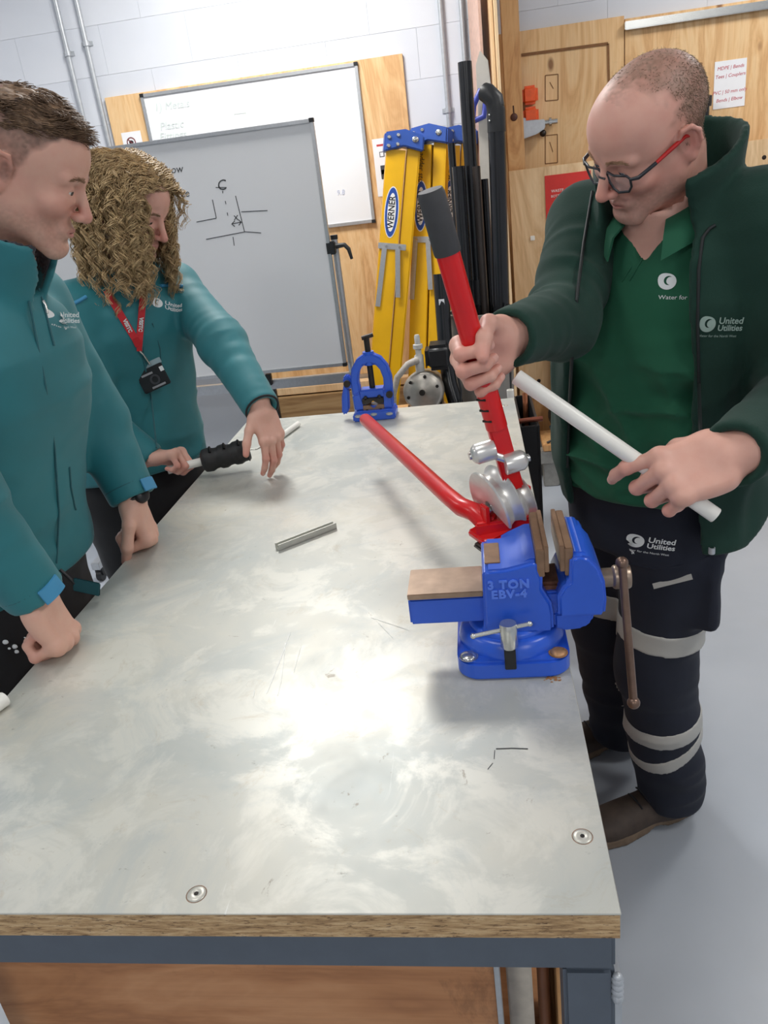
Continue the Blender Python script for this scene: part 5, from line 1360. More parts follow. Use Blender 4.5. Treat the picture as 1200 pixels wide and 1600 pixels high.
# jacket
def sleeve(P, s_, e_, w_, r=(.078, .062, .046), over=.012, seed=1, amp=.006):
    ax = (Vector(w_) - Vector(e_)).normalized(); w2 = Vector(w_) + ax * over
    d = chain(P, [s_, e_, w2], r, .03)
    wr = wrinkle(P, e_, (Vector(w_) - Vector(s_)), 34, 9, seed)
    t = np.clip(1 - np.abs((P - A3(e_)) @ A3(ax)) / .2, .25, 1)
    d = d - amp * (wr - .5) * t
    # open cuff
    q = (P - A3(w2)) @ A3(ax)
    d = smax(d, q, .004)
    return smax(d, -rc(P, Vector(w_) - ax * .035, w2 + ax * .05, .026, r[2] - .006), .003)
stA = [(0.92, -0.937, 1.214, 0.2, 0.168, -4), (0.97, -0.925, 1.214, 0.197, 0.16, -4), (1.05, -0.904, 1.214, 0.19, 0.15, -5), (1.15, -0.874, 1.214, 0.192, 0.146, -6), (1.26, -0.838, 1.214, 0.2, 0.148, -6), (1.34, -0.817, 1.214, 0.19, 0.134, -6), (1.4, -0.804, 1.214, 0.15, 0.108, -6), (1.455, -0.794, 1.204, 0.085, 0.082, -6), (1.5, -0.782, 1.204, 0.07, 0.07, -6)]
colA0, colA1 = Vector((-.795, 1.213, 1.405)), Vector((-.727, 1.222, 1.536))
def jacketA(P):
    d, f, l = loft(P, stA, 2.6)
    d = d - .006 * (wrinkle(P, (-.85, 1.2, 1.1), (.2, 0, 1), 22, 7, 21) - .5)
    d = smax(d, np.maximum(.945 - P[:, 2], P[:, 2] - 1.47), .012)
    for s_ in (shR, shL): d = smin(d, rc(P, s_ + Vector((0, (1.213 - s_.y) * .5, .028)), s_, .055, .078), .05)
    sl = np.minimum(sleeve(P, shR, elR, wrR, seed=31), sleeve(P, shL, elL, wrL, seed=32)); d = smin(d, sl, .022)
    ax = (colA1 - colA0); L = ax.length; ax.normalize(); q = P - A3(colA0); t = q @ A3(ax); rad = np.linalg.norm(q - t[:, None] * A3(ax), axis=1)
    rr = .080 + .010 * np.clip(t / L, 0, 1) + .003 * (vnoise(P, 40, 6) - .5)
    c = smax(np.abs(rad - rr) - .0055, np.maximum(t - L, -t), .006)
    # the open throat in front
    fwd = q @ A3((.88, .0, -.47)); lat = q @ A3((0.0, 1., 0))
    c = smax(c, np.where(fwd > 0, .020 + .25 * np.maximum(t - L + .045, 0) * 2 - np.abs(lat - .008), -.02).astype(F4), .004) if True else c
    d = smin(d, c, .010)
    d = smax(d, -rc(P, colA0 + ax * .035, colA1 + ax * .06, .066, .080), .006)
    return d
jA = sdf_obj('jacket', jacketA, (-1.17, .84, .90), (-.58, 1.56, 1.60), .0058, TEAL, pA, 1)
# collar lining, cuffs and tabs, zip, logo, toggle
def lining(P):
    ax = (colA1 - colA0); L = ax.length; ax.normalize(); q = P - A3(colA0); t = q @ A3(ax); rad = np.linalg.norm(q - t[:, None] * A3(ax), axis=1)
    fwd = q @ A3((.88, .0, -.47)); lat = q @ A3((0.0, 1., 0))
    return smax(smax(np.abs(rad - .0815) - .0022, np.maximum(t - L - .0008, .03 - t), .002), np.where(fwd > 0, .024 - np.abs(lat - .008), -.02).astype(F4), .003)
sdf_obj('collar_lining', lining, (-.90, 1.08, 1.38), (-.60, 1.35, 1.60), .004, m_cloth('dark_grey_lining', rgb(58, 56, 64), .8), jA, 1)
def tube_ring(c, ax, r, t, mat, name, parent, n=36, sq=1.0):
    ax = Vector(ax).normalized(); u = ax.orthogonal().normalized(); w = ax.cross(u); c = Vector(c)
    pts = [c + (u * math.cos(a) + w * math.sin(a) * sq) * r for a in [2 * math.pi * k / n for k in range(n + 1)]]
    return MB().tube(pts, t, 8, False).build(name, mat, parent)
TEAL_D = m_cloth('teal_seam', rgb(24, 88, 96), .6)
def cuff(w_, e_, jac, tabdir, tabmat, r=.0458):
    ax = (Vector(w_) - Vector(e_)).normalized(); w2 = Vector(w_) + ax * .012
    tube_ring(w2 - ax * .028, ax, r + .0015, .0016, TEAL_D, 'cuff_seam', jac)
    if tabdir is not None:
        t = Vector(tabdir); t = (t - ax * t.dot(ax)).normalized(); sd = ax.cross(t); P_ = []
        b = MB(); n = 8; vs = []
        for k in range(n + 1):
            a = -.42 + .84 * k / n; dv = t * math.cos(a) + sd * math.sin(a)
            for off, h_ in ((.0025, -.026), (.0065, -.026), (.0065, .0), (.0025, .0)): vs.append(w2 + ax * h_ + dv * (r + off))
        fs = [(k * 4 + i, k * 4 + (i + 1) % 4, (k + 1) * 4 + (i + 1) % 4, (k + 1) * 4 + i) for k in range(n) for i in range(4)] + [(3, 2, 1, 0), (n * 4, n * 4 + 1, n * 4 + 2, n * 4 + 3)]
        b.add(vs, fs).build('cuff_tab', tabmat, jac, bevel=.001)
cuff(wrR, elR, jA, (.8, -.35, .3), SKYB); cuff(wrL, elL, jA, (.9, -.1, .2), SKYB)
def on_surface(obj, px, py, off=.001):
    d = (at(px, py, 1.0) - CAM).normalized(); bv = bvh(obj)
    h_ = bv.ray_cast(CAM, d, 6.0)
    return (h_[0] + h_[1] * off, h_[1]) if h_[0] is not None else (None, None)
def surf_line(obj, pts, r, mat, name, parent):
    P_ = [on_surface(obj, x, y, r * .4)[0] for x, y in pts]; P_ = [p for p in P_ if p is not None]
    if len(P_) > 1: return MB().tube(P_, r, 8).build(name, mat, parent)
def surf_logo(obj, px, py, size, mat, parent, xdir=(1, 0, 0), **kw):
    p, n = on_surface(obj, px, py)
    if p is None: return
    return decal(obj, logo_items(size, **kw), frame(xdir, n * .6 + (CAM - p).normalized(), p), mat, parent)
surf_line(jA, [(62, 452), (68, 480), (76, 510), (84, 540)], .0022, TEAL_D, 'zip', jA)
surf_line(jA, [(66, 470), (70, 478), (72, 490)], .003, CHROME, 'zip_pull', jA)
surf_line(jA, [(45, 470), (70, 600), (85, 700), (92, 800), (88, 880)], .0018, TEAL_D, 'front_seam', jA)
surf_line(jA, [(108, 730), (110, 760), (116, 790), (118, 796)], .0020, TEAL_D, 'pocket_zip', jA)
surf_logo(jA, 92, 497, .0115, WHITEP, jA, C_R)
p = Vector((-.745, 1.17, .935)); MB().box(p + Vector((.02, .0, -.008)), (.05, .004, .028), Matrix.Rotation(.3, 3, 'Y')).build('hem_tab', TEAL_D, jA, bevel=.002)
MB().tube([p + Vector((-.02, 0, .03)), p + Vector((-.008, .0, .012)), p], .003, 8).build('hem_cord', BLACK_PL, jA)
# trousers and boots
def trousersA(P):
    d, f, l = loft(P, [(.74, -.93, 1.2, .18, .13, 0), (.85, -.925, 1.2, .185, .14, 0), (.96, -.90, 1.2, .175, .135, 0)]); d = smax(d, np.maximum(.76 - P[:, 2], P[:, 2] - .958), .02)
    for yy in (1.095, 1.305): d = smin(d, chain(P, [(-.925, yy, .84), (-.92, yy, .48), (-.955, yy, .06)], [.105, .082, .072]), .03)
    return smax(d - .008 * (wrinkle(P, (-.9, 1.2, .5), (0, 0, 1), 16, 6, 41) - .5), .035 - P[:, 2], .005)
tA = sdf_obj('trousers', trousersA, (-1.12, .95, .02), (-.74, 1.45, .98), .010, BLACKC, pA, 1)
for (x_, y_, s_) in ((8, 1003, .006), (22, 1010, .006), (25, 1018, .005), (14, 1013, .003), (38, 996, .002)):
    p_, n_ = on_surface(tA, x_, y_)
    if p_ is not None: MB().sphere(p_, s_, 8, 6, (1, .5, .7)).build('paint_splash', WHITEP, tA)
make_boots(pA, [((-1.02, 1.095, 0), (-.74, 1.07, 0)), ((-1.02, 1.305, 0), (-.74, 1.33, 0))], plain('dark_boot_leather', rgb(44, 38, 34), .6), BLACK_PL, BLACK_PL)
# watch on the far wrist
ax = (wrL - elL).normalized(); wc = wrL + ax * .014
e_ = tube_ring(wc, ax, .0285, .0045, BLACK_PL, 'watch', pA)
t_ = Vector((.85, -.45, .2)); t_ = (t_ - ax * t_.dot(ax)).normalized(); MB().lathe([(0, .011), (.012, .011), (.0155, .008), (.016, 0), (0, 0)], wc + t_ * .026, t_, 24).build('watch_case', BLACK_PL, e_)
for ch in pA.children: pass
# ---------------------------------------------------------------- curly haired person in teal (middle left)
SK_B = np.array(rgb(214, 168, 150)); RD_B = np.array(rgb(206, 122, 110))
HB = frame3((.84, -.22, -.50), (.46, -.12, .86), (-.800, 1.935, 1.545)) @ Matrix.Scale(.90, 4)
NBB = Vector((-.875, 1.965, 1.375))
ybB = [(-.3, -.3), (.05, -.02), (.07, .04), (.09, .2)]
V, Fq, C, m, mixin, nz, getC = put_head(HB, NBB, SK_B, RD_B, None, ybB, 0.0, h=.003, nr=.048, jaw=.88, lid=.0016)
mixin(m * .9, rgb(140, 112, 84))
headB = (toW(HB, V), Fq, getC(), np.array(NBB.lerp(HB.translation, .42)), np.array((NBB - HB.translation).normalized()), .11)
bR, bL = Vector((-.965, 1.845, 1.335)), Vector((-.790, 2.085, 1.335))
beR, beL = Vector((-.96, 1.79, 1.08)), Vector((-.640, 1.925, 1.205))
bwR, bwL = Vector((-.838, 1.775, .968)), at(407, 634, 1.76)
GRIP = [(62, 82, 50), (66, 84, 50), (68, 84, 50), (68, 82, 50)]
th_grip = [(.026, .022, -.008), (.044, .050, -.028), (.034, .078, -.046), (.014, .088, -.052)]
RELAX = [(14, 22, 14), (18, 24, 14), (22, 26, 16), (26, 28, 16)]
th_out = [(.026, .022, -.008), (.050, .050, -.012), (.066, .078, -.018), (.076, .102, -.022)]
roll = at(352, 712, 1.80)
rodd = (at(470, 662, 1.98) - at(292, 720, 1.78)).normalized()
hR, _m = put_hand(bwR, (.93, .02, .06), (.1, -.25, -.95), -1, GRIP, th_grip, SK_B, RD_B, (beR - bwR), .92, h=.0026)
hL, _m2 = put_hand(bwL, (.24, -.22, -.94), (-.75, .55, -.30), 1, RELAX, th_out, SK_B, RD_B, (beL - bwL), .95, h=.0026)
def trunkB(P):
    d, f, l = loft(P, [(0.74, -0.975, 2.02, 0.14, 0.1, -48), (1, -0.945, 2, 0.12, 0.09, -48), (1.22, -0.905, 1.975, 0.13, 0.095, -50), (1.33, -0.885, 1.965, 0.11, 0.08, -50), (1.37, -0.88, 1.965, 0.05, 0.05, -50)])
    d = smax(d, np.maximum(.74 - P[:, 2], P[:, 2] - 1.40), .02)
    d = smin(d, rc(P, (-.88, 1.965, 1.34), HB.translation, .05, .045), .03)
    for s_, e_, w_ in ((bR, beR, bwR), (bL, beL, bwL)): d = smin(d, chain(P, [s_, e_, w_], [.042, .035, .023]), .03)
    for q in ((-1.03, 1.95), (-.93, 2.10)): d = smin(d, chain(P, [(q[0], q[1], .8), (q[0], q[1], .44), (q[0], q[1], .08)], [.07, .045, .032]), .03)
    return d
pB = make_body('person', headB, [hR, hL], trunkB, (-1.19, 1.68, .03), (-.44, 2.25, 1.64), SK_B)
tag(pB, 'person with long curly blonde hair and red lanyard reaching over the bench', 'person')
eye_parts(HB, pB, (0, 1, -.16), (96, 84, 66))
brows(HB, lambda P: head_sdf(P, A3(toL(HB, np.array([NBB]))[0]), nr=.048, jaw=.88), pB, m_hair('light_brown_brow_b', rgb(130, 100, 76), rgb(160, 130, 100)), 120)
stB = [(0.85, -0.975, 2.01, 0.195, 0.155, -46), (0.95, -0.965, 2.005, 0.185, 0.145, -46), (1.05, -0.945, 1.995, 0.172, 0.132, -47), (1.15, -0.925, 1.985, 0.168, 0.13, -48), (1.25, -0.905, 1.972, 0.165, 0.13, -49), (1.31, -0.893, 1.968, 0.145, 0.115, -50), (1.36, -0.885, 1.965, 0.1, 0.09, -50), (1.42, -0.875, 1.96, 0.07, 0.07, -50)]
cB0, cB1 = Vector((-.883, 1.965, 1.33)), Vector((-.845, 1.945, 1.425))
def jacketB(P):
    d, f, l = loft(P, stB, 2.4)
    d = d - .007 * (wrinkle(P, (-.9, 2.0, 1.0), (.1, 0, 1), 20, 8, 51) - .5)
    d = smax(d, np.maximum(.862 + .02 * np.sin(f * 9) - P[:, 2], P[:, 2] - 1.39), .012)
    for s_ in (bR, bL): d = smin(d, rc(P, (s_ + Vector((-.881, 1.965, 1.37))) / 2 + Vector((0, 0, .006)), s_, .050, .062), .045)
    d = smin(d, np.minimum(sleeve(P, bR, beR, bwR, (.063, .055, .042), seed=61), sleeve(P, bL, beL, bwL, (.063, .056, .043), seed=62, amp=.009)), .02)
    ax = (cB1 - cB0); L = ax.length; ax.normalize(); q = P - A3(cB0); t = q @ A3(ax); rad = np.linalg.norm(q - t[:, None] * A3(ax), axis=1)
    c = smax(np.abs(rad - .068) - .006, np.maximum(t - L, -t), .006); d = smin(d, c, .01)
    return smax(d, -rc(P, cB0 + ax * .03, cB1 + ax * .06, .056, .062), .006)
jB = sdf_obj('jacket', jacketB, (-1.20, 1.66, .84), (-.44, 2.26, 1.46), .0062, TEAL, pB, 1)
for (w_, e_) in ((bwL, beL),):
    ax = (w_ - e_).normalized(); tube_ring(w_ + ax * .010, ax, .0405, .0028, BLACKC, 'cuff_band', jB)
surf_line(jB, [(222, 505), (224, 560), (236, 620), (244, 700), (250, 760)], .0022, TEAL_D, 'zip', jB)
surf_line(jB, [(238, 505), (250, 545), (252, 585)], .0016, TEAL_D, 'chest_pocket_zip', jB)
p_, n_ = on_surface(jB, 257, 476)
if p_ is not None: decal(jB, logo_items(.013, text=True, small=False), frame(C_R, n_, p_), WHITEP, jB)
# pale blue shoulder piping
for pts in ([(112, 476), (124, 470), (134, 464)], [(250, 447), (268, 446), (286, 448)]): surf_line(jB, pts, .0045, SKYB, 'shoulder_piping', jB)
surf_line(jB, [(128, 722), (131, 735), (129, 745)], .004, BLACK_PL, 'hem_toggle', jB)
def trousersB(P):
    d, f, l = loft(P, [(0.7, -0.985, 2.02, 0.175, 0.125, -46), (0.82, -0.985, 2.02, 0.178, 0.13, -46), (0.9, -0.975, 2.01, 0.165, 0.12, -46)]); d = smax(d, np.maximum(.70 - P[:, 2], P[:, 2] - .885), .02)
    for q in ((-1.04, 1.945), (-.93, 2.105)): d = smin(d, chain(P, [(q[0], q[1], .80), (q[0], q[1], .45), (q[0] - .01, q[1], .06)], [.092, .07, .062]), .03)
    return smax(d - .008 * (wrinkle(P, (-.9, 2, .5), (0, 0, 1), 16, 6, 71) - .5), .035 - P[:, 2], .005)
sdf_obj('trousers', trousersB, (-1.20, 1.80, .02), (-.80, 2.24, .90), .010, BLACKC, pB, 1)
make_boots(pB, [((-1.12, 1.99, 0), (-.91, 1.82, 0)), ((-1.0, 2.15, 0), (-.81, 1.97, 0))], BLACKC, BLACK_PL, BLACK_PL)
# curls: locks that leave the scalp, drape over the hair volume and spiral down
HAIR_B = m_hair('blonde_curls', rgb(124, 96, 66), rgb(232, 202, 152))
def curls(nl, per, seed):
    g = np.random.default_rng(seed); out = []
    k = 46; t = np.linspace(0, 1, k)
    for i in range(nl):
        az = g.uniform(-math.pi, math.pi)                    # 0 = straight ahead of the face
        if abs(az) < .36 or g.random() < .30: az = math.copysign(.36 + .75 * g.random(), az if az else 1)
        el_ = g.uniform(.15, 1.35)
        fwd = np.cos(az); sde = np.sin(az)
        root = np.array([sde * .074 * math.cos(el_ * .8), -.014 + fwd * .090 * math.cos(el_ * .8), .034 + .083 * math.sin(el_) * .98])
        root[1] = min(root[1], .052)
        L = g.uniform(.20, .34); sq_ = .88 if sde < 0 else 1.0
        R1 = .102 + .032 * g.random()
        tgt = np.array([sde * R1 * sq_, -.012 + fwd * R1 * (.95 if fwd < 0 else .92), 0])
        s_ = np.clip(t / .38, 0, 1); s_ = s_ * s_ * (3 - 2 * s_)
        x = root[0] + (tgt[0] - root[0]) * s_; y = root[1] + (tgt[1] - root[1]) * s_
        lift = .012 * np.sin(np.clip(t / .4, 0, 1) * math.pi)
        z = root[2] + lift - L * np.clip(t - .10, 0, 1) ** 1.15
        base = np.stack([x, y, z], 1)
        ph = g.uniform(0, 2 * math.pi); tw = g.uniform(5.0, 8.5) * math.copysign(1, g.random() - .5); rad = g.uniform(.006, .0125)
        for j in range(per):
            a = ph + tw * 2 * math.pi * t * L / .30 + g.normal(0, .35); rj = rad * np.clip(t * 3.2, 0, 1) * (1 + g.normal(0, .18))
            off = g.normal(0, .0028, 3) * np.clip(t[:, None] * 4, .2, 1)
            e1 = np.array([fwd, -sde, 0]); e2 = np.array([sde, fwd, 0])
            out.append(base + off + np.outer(np.cos(a) * rj, e1) + np.outer(np.sin(a) * rj * .8, e2) + np.outer(np.sin(a) * rj * .5, [0, 0, 1]))
    return np.array(out)
# the curls hang with gravity, so they live in a frame that keeps z upright but turns with the face
fb = Vector((HB.col[1].x, HB.col[1].y, 0)).normalized(); HBu = frame3(fb + Vector((0, 0, -.12)), (0, 0, 1), HB.translation + Vector((-.016, .0, -.008))) @ Matrix.Scale(.96, 4)
P_ = curls(280, 8, 5)
def crown(nl, per, seed):
    g = np.random.default_rng(seed); out = []; k = 40; t = np.linspace(0, 1, k)
    for i in range(nl):
        sd_ = 1 if i % 2 else -1; y0 = g.uniform(-.09, .078); z0 = .036 + .088 * math.sqrt(max(.02, 1 - ((y0 + .012) / .105) ** 2))
        L = g.uniform(.10, .22); a_ = np.clip(t * L / .17, 0, 1.25); drift = g.uniform(-.05, .035)
        x = sd_ * (.004 + ((.094 if sd_ > 0 else .076) + .016 * g.random()) * np.sin(np.clip(a_, 0, 1) * math.pi / 2)); z = z0 * np.cos(np.clip(a_, 0, 1) * 1.25) + .010 * np.sin(a_ * 3) - np.maximum(a_ - 1, 0) * .17; y = y0 + drift * t
        base = np.stack([x, y, z], 1); ph = g.uniform(0, 6.28); tw = g.uniform(3, 6); rad = g.uniform(.003, .008)
        for j in range(per):
            a = ph + tw * 6.28 * t * L / .2 + g.normal(0, .4); rj = rad * np.clip(t * 2.5, 0.1, 1); off = g.normal(0, .0035, 3)
            out.append(base + off + np.outer(np.cos(a) * rj, [0, 1, 0]) + np.outer(np.sin(a) * rj, [.3 * sd_, 0, .9]))
    return np.array(out)
Vs, qs = strands(P_, .0012, .0005)
V2, q2_ = strands(crown(190, 10, 8), .0011, .0005)
def capB(P):
    w = vnoise(P, 60, 3) * .008
    return smax(ell(P, (0, -.016, .034), (.083, .100, .092)) - w, (.052 + .9 * np.maximum(P[:, 1] - .02, 0) * .6 - .35 * np.maximum(-P[:, 1], 0) * 1.6) - P[:, 2], .012)
Vc, Fc = mesh_sdf(capB, (-.11, -.14, -.07), (.11, .11, .15), .004)
hB = np_mesh('hair', toW(HB, relax(Vc, Fc, 1)), Fc, m_hair('blonde_roots', rgb(84, 62, 42), rgb(124, 96, 66)), pB)
np_mesh('curls', np.concatenate([toW(HBu, Vs), toW(HB, V2)]), np.concatenate([qs, q2_ + len(Vs)]), HAIR_B, hB)['kind'] = 'stuff'
# lanyard with a badge
LAN = plain('red_lanyard', rgb(196, 30, 40), .6, 0, .04)
lan = empty('lanyard', 'red visitor lanyard with a black badge holder hanging on the teal jacket', 'lanyard', tuple(on_surface(jB, 222, 560)[0] or Vector((-.75, 1.85, 1.1))))
def ribbon(pts, w, nm, txt=True):
    P_ = [on_surface(jB, x, y, .004)[0] for x, y in pts]; P_ = [p for p in P_ if p is not None]
    view = (CAM - P_[0]).normalized(); b = MB(); vs = []
    for i, p in enumerate(P_):
        t = (P_[min(i + 1, len(P_) - 1)] - P_[max(i - 1, 0)]).normalized(); s_ = t.cross(view).normalized() * w / 2
        vs += [p - s_ - view * .0006, p + s_ - view * .0006, p + s_ + view * .0006, p - s_ + view * .0006]
    n = len(P_); fs = [(i * 4 + j, i * 4 + (j + 1) % 4, i * 4 + 4 + (j + 1) % 4, i * 4 + 4 + j) for i in range(n - 1) for j in range(4)] + [(3, 2, 1, 0), tuple(range(n * 4 - 4, n * 4))]
    o = b.add(vs, fs).build(nm, LAN, lan)
    a, c = P_[-2], P_[-1]; d = (c - a).normalized()
    if txt: put_text('VISITOR', .0125, frame(d if d.x > 0 else d, view, P_[int(n * .5)] + view * .0035), WHITEP, o, 'lettering', .0002, bold=.0006)
    return P_
q1 = ribbon([(166, 454), (176, 472), (188, 492), (200, 512), (210, 528), (216, 540)], .017, 'left_strap')
q2 = ribbon([(223, 438), (223, 460), (221, 485), (219, 510), (217, 530), (216, 542)], .016, 'right_strap')
q3 = ribbon([(216, 532), (217, 548)], .013, 'join', False)
bp = on_surface(jB, 236, 588, .012)[0] or Vector((-.7, 1.8, 1.1)); cp = on_surface(jB, 222, 552, .006)[0]
view = (CAM - bp).normalized()
MB().tube([q3[-1], cp, bp + Vector((0, 0, .035))], .003, 8).build('clip', CHROME, lan)
ux = (C_R * .92 + C_U * .42).normalized(); MBd = frame(ux, view, bp)
def bb(x0, x1, y0, y1, z0, z1, nm, mt, par, bev=.001):
    o = MB().bx(x0, x1, y0, y1, z0, z1).build(nm, mt, par, bevel=bev); o.data.transform(MBd); return o
bh_ = bb(-.036, .036, -.030, .028, -.003, .003, 'badge_holder', BLACK_PL, lan, .002)
bb(-.039, .039, .026, .040, -.002, .002, 'clear_sleeve', plain('clear_badge_plastic', rgb(150, 170, 176), .1, 0, .05), bh_)
bb(-.024, .006, .010, .015, .003, .0036, 'badge_stripe', plain('badge_grey', rgb(150, 150, 154), .5), bh_, 0)
bb(-.012, .024, -.026, -.021, .003, .0036, 'badge_stripe', plain('badge_grey', rgb(150, 150, 154), .5), bh_, 0)
bb(.026, .036, .006, .018, .003, .0036, 'badge_mark', WHITEP, bh_, 0)
o = MB().lathe([(.008, 0), (.013, .001), (.013, .002), (.008, .002)], (.004, -.006, .003), (0, 0, 1), 20).build('badge_ring', plain('badge_dark_grey', rgb(60, 60, 64), .4), bh_); o.data.transform(MBd)
anchor(lan)
# the white pipe with black insert held over the bench
rd0, rd1 = bwR + Vector((.055, .0, -.012)), roll + rodd * .02
e = empty('pipe_with_foam_roll', 'black ribbed foam roll on a white pipe held just above the bench', 'pipe tool', tuple(roll))
axr = (at(392, 702, 1.82) - at(312, 722, 1.78)).normalized()
MB().cyl(roll - axr * .145, roll + axr * .03, .0105, 16).build('white_pipe', WHITE_PL, e)
prof = [(0, -.060), (.020, -.060), (.028, -.054)]
for k in range(3): prof += [(.0295, -.048 + k * .036), (.0305, -.036 + k * .036), (.0265, -.026 + k * .036), (.0260, -.018 + k * .036)]
prof += [(.029, .056), (.022, .062), (0, .062)]
MB().lathe(prof, roll, axr, 28).build('foam_roll', plain('black_foam', rgb(30, 30, 31), .6, 0, .2, 120, .3), e)
for k in range(3):
    for a_ in (-.5, .6):
        u_ = (C_U * math.cos(a_) - C_F * math.cos(a_) * .5 - axr * 0).normalized(); c_ = roll + axr * (-.038 + k * .036) + u_ * .029
        MB().tube([c_ - axr.cross(u_) * .018 - u_ * .004, c_ + u_ * .0015, c_ + axr.cross(u_) * .018 - u_ * .004], .0035, 8).build('rib', BLACK_PL, e)
w0 = roll + axr * .06
MB().tube([w0, w0 + axr * .02 + Vector((0, 0, -.004)), w0 + axr * .055 + Vector((0, 0, .004)), w0 + axr * .08 + Vector((.0, .02, .012))], .0016, 8).build('wire_hook', CHROME, e)
anchor(e)
a, c = atz(430, 688, TZ + .0085), atz(466, 662, TZ + .0085)
stick('white_tube_offcut', 'short white tube lying at the far bench end near the outstretched hand', a, c, .008, WHITE_PL, 'tube')
# ---------------------------------------------------------------- person in green fleece bending pipe (right)
SK_C = np.array(rgb(220, 170, 152)); RD_C = np.array(rgb(206, 126, 112))
HC = frame3((-.80, -.32, -.505), (-.335, -.465, .82), (.272, 1.325, 1.548)) @ Matrix.Scale(.89, 4)
NBC = Vector((.325, 1.400, 1.43))
ybC = [(-.14, -.2), (-.10, -.085), (-.05, -.050), (-.022, -.036), (-.016, .006), (.01, .012), (.04, .008), (.06, .0), (.08, .010), (.10, .028), (.118, .048), (.125, .06)]
V, Fq, C, m, mixin, nz, getC = put_head(HC, NBC, SK_C, RD_C, None, ybC, .32, nr=.060, fat=.003, lid=.0014, soft=.034)
top_ = np.clip((V[:, 2] - .075) / .03, 0, 1)
mixin(m * np.clip(.55 + .35 * nz - .12 * top_, 0, .9), rgb(118, 97, 78))
fr_ = np.exp(-((V[:, 0] / .035) ** 2)) * np.clip((V[:, 2] - .085) / .02, 0, 1) * (V[:, 1] < .055); mixin(.55 * fr_ * nz, rgb(128, 106, 86))
headC = (toW(HC, V), Fq, getC(), np.array(NBC.lerp(HC.translation, .38)), np.array((NBC - HC.translation).normalized()), .13)
VhC, mC = V, m
# right hand closes round the bender lever, left hand holds the white pipe
ly = -lb.lerp(lt, 0).x
def lever_at(py):
    best = min((i / 400 for i in range(401)), key=lambda t: abs((lambda q: 800 - F_PX * (q - CAM).dot(C_U) / (q - CAM).dot(C_F))(lb.lerp(lt, t)) - py)); return lb.lerp(lt, best)
Lp = lever_at(572)
xh = -ld_; yh = Vector((-.80, -.58, -.05)); yh = (yh - xh * yh.dot(xh)).normalized(); zh = xh.cross(yh)
cwR = Lp - yh * .083 + zh * .0285
cT0, cT1 = at(806, 588, 1.07), at(1119, 806, .985)
Tp = cT0.lerp(cT1, .765)
yl = Vector((-.95, -.20, -.22)).normalized(); zl = Vector((-.12, -.80, .60)); zl = (zl - yl * zl.dot(yl)).normalized()
cwL = Tp - yl * .090 + zl * .0255
csR, csL = Vector((.21, 1.50, 1.415)), Vector((.445, 1.305, 1.405))
ceR, ceL = Vector((.135, 1.30, 1.29)), Vector((.505, 1.255, 1.14))
GRIPC = [(58, 86, 48), (62, 88, 48), (64, 88, 48), (64, 86, 48)]
th_lev = [(.026, .022, -.010), (.046, .050, -.026), (.042, .078, -.050), (.024, .096, -.062)]
HOLD = [(34, 34, 16), (62, 84, 48), (68, 86, 50), (64, 80, 46)]
th_und = [(.026, .022, -.010), (.040, .050, -.034), (.034, .078, -.052), (.020, .098, -.060)]
hR, _a = put_hand(cwR, yh, -zh, -1, GRIPC, th_lev, SK_C, RD_C, (ceR - cwR), 1.0)
hL, _b2 = put_hand(cwL, yl, -zl, 1, HOLD, th_und, SK_C, RD_C, (ceL - cwL), 1.08, spread=(12, 3, -4, -12))
FA = -131.3
stP = [(.80, .341, 1.525, .166, .135, FA), (.90, .336, 1.510, .170, .142, FA), (1.0, .328, 1.485, .172, .146, FA), (1.1, .323, 1.460, .169, .140, FA), (1.2, .321, 1.435, .168, .132, FA), (1.3, .322, 1.417, .168, .118, FA), (1.37, .322, 1.407, .146, .100, FA), (1.42, .322, 1.40, .095, .080, FA), (1.48, .322, 1.395, .07, .07, FA)]
def grow(st, da, db): return [(r[0], r[1], r[2], r[3] + da, r[4] + db, r[5]) for r in st]
def trunkC(P):
    d, f, l = loft(P, grow(stP, -.02, -.02)); d = smax(d, np.maximum(.80 - P[:, 2], P[:, 2] - 1.43), .02)
    d = smin(d, rc(P, (.32, 1.40, 1.38), HC.translation, .06, .055), .03)
    for s_, e_, w_ in ((csR, ceR, cwR), (csL, ceL, cwL)): d = smin(d, chain(P, [s_, e_, w_], [.05, .04, .026]), .03)
    for q in (((.365, 1.47), (.338, 1.50), (.385, 1.54)), ((.285, 1.585), (.262, 1.67), (.315, 1.785))):
        d = smin(d, chain(P, [(*q[0], .86), (*q[1], .48), (*q[2], .09)], [.075, .05, .035]), .03)
    return d
pC = make_body('person', headC, [hR, hL], trunkC, (-.05, .93, .03), (.66, 1.92, 1.66), SK_C)
tag(pC, 'person in dark green fleece and glasses working the red pipe bender', 'person')
eye_parts(HC, pC, (0, 1, -.16), (92, 108, 120))
brows(HC, lambda P: head_sdf(P, A3(toL(HC, np.array([NBC]))[0]), nr=.060, fat=.003), pC, m_hair('sandy_brow', rgb(150, 112, 86), rgb(186, 150, 120)), 160)
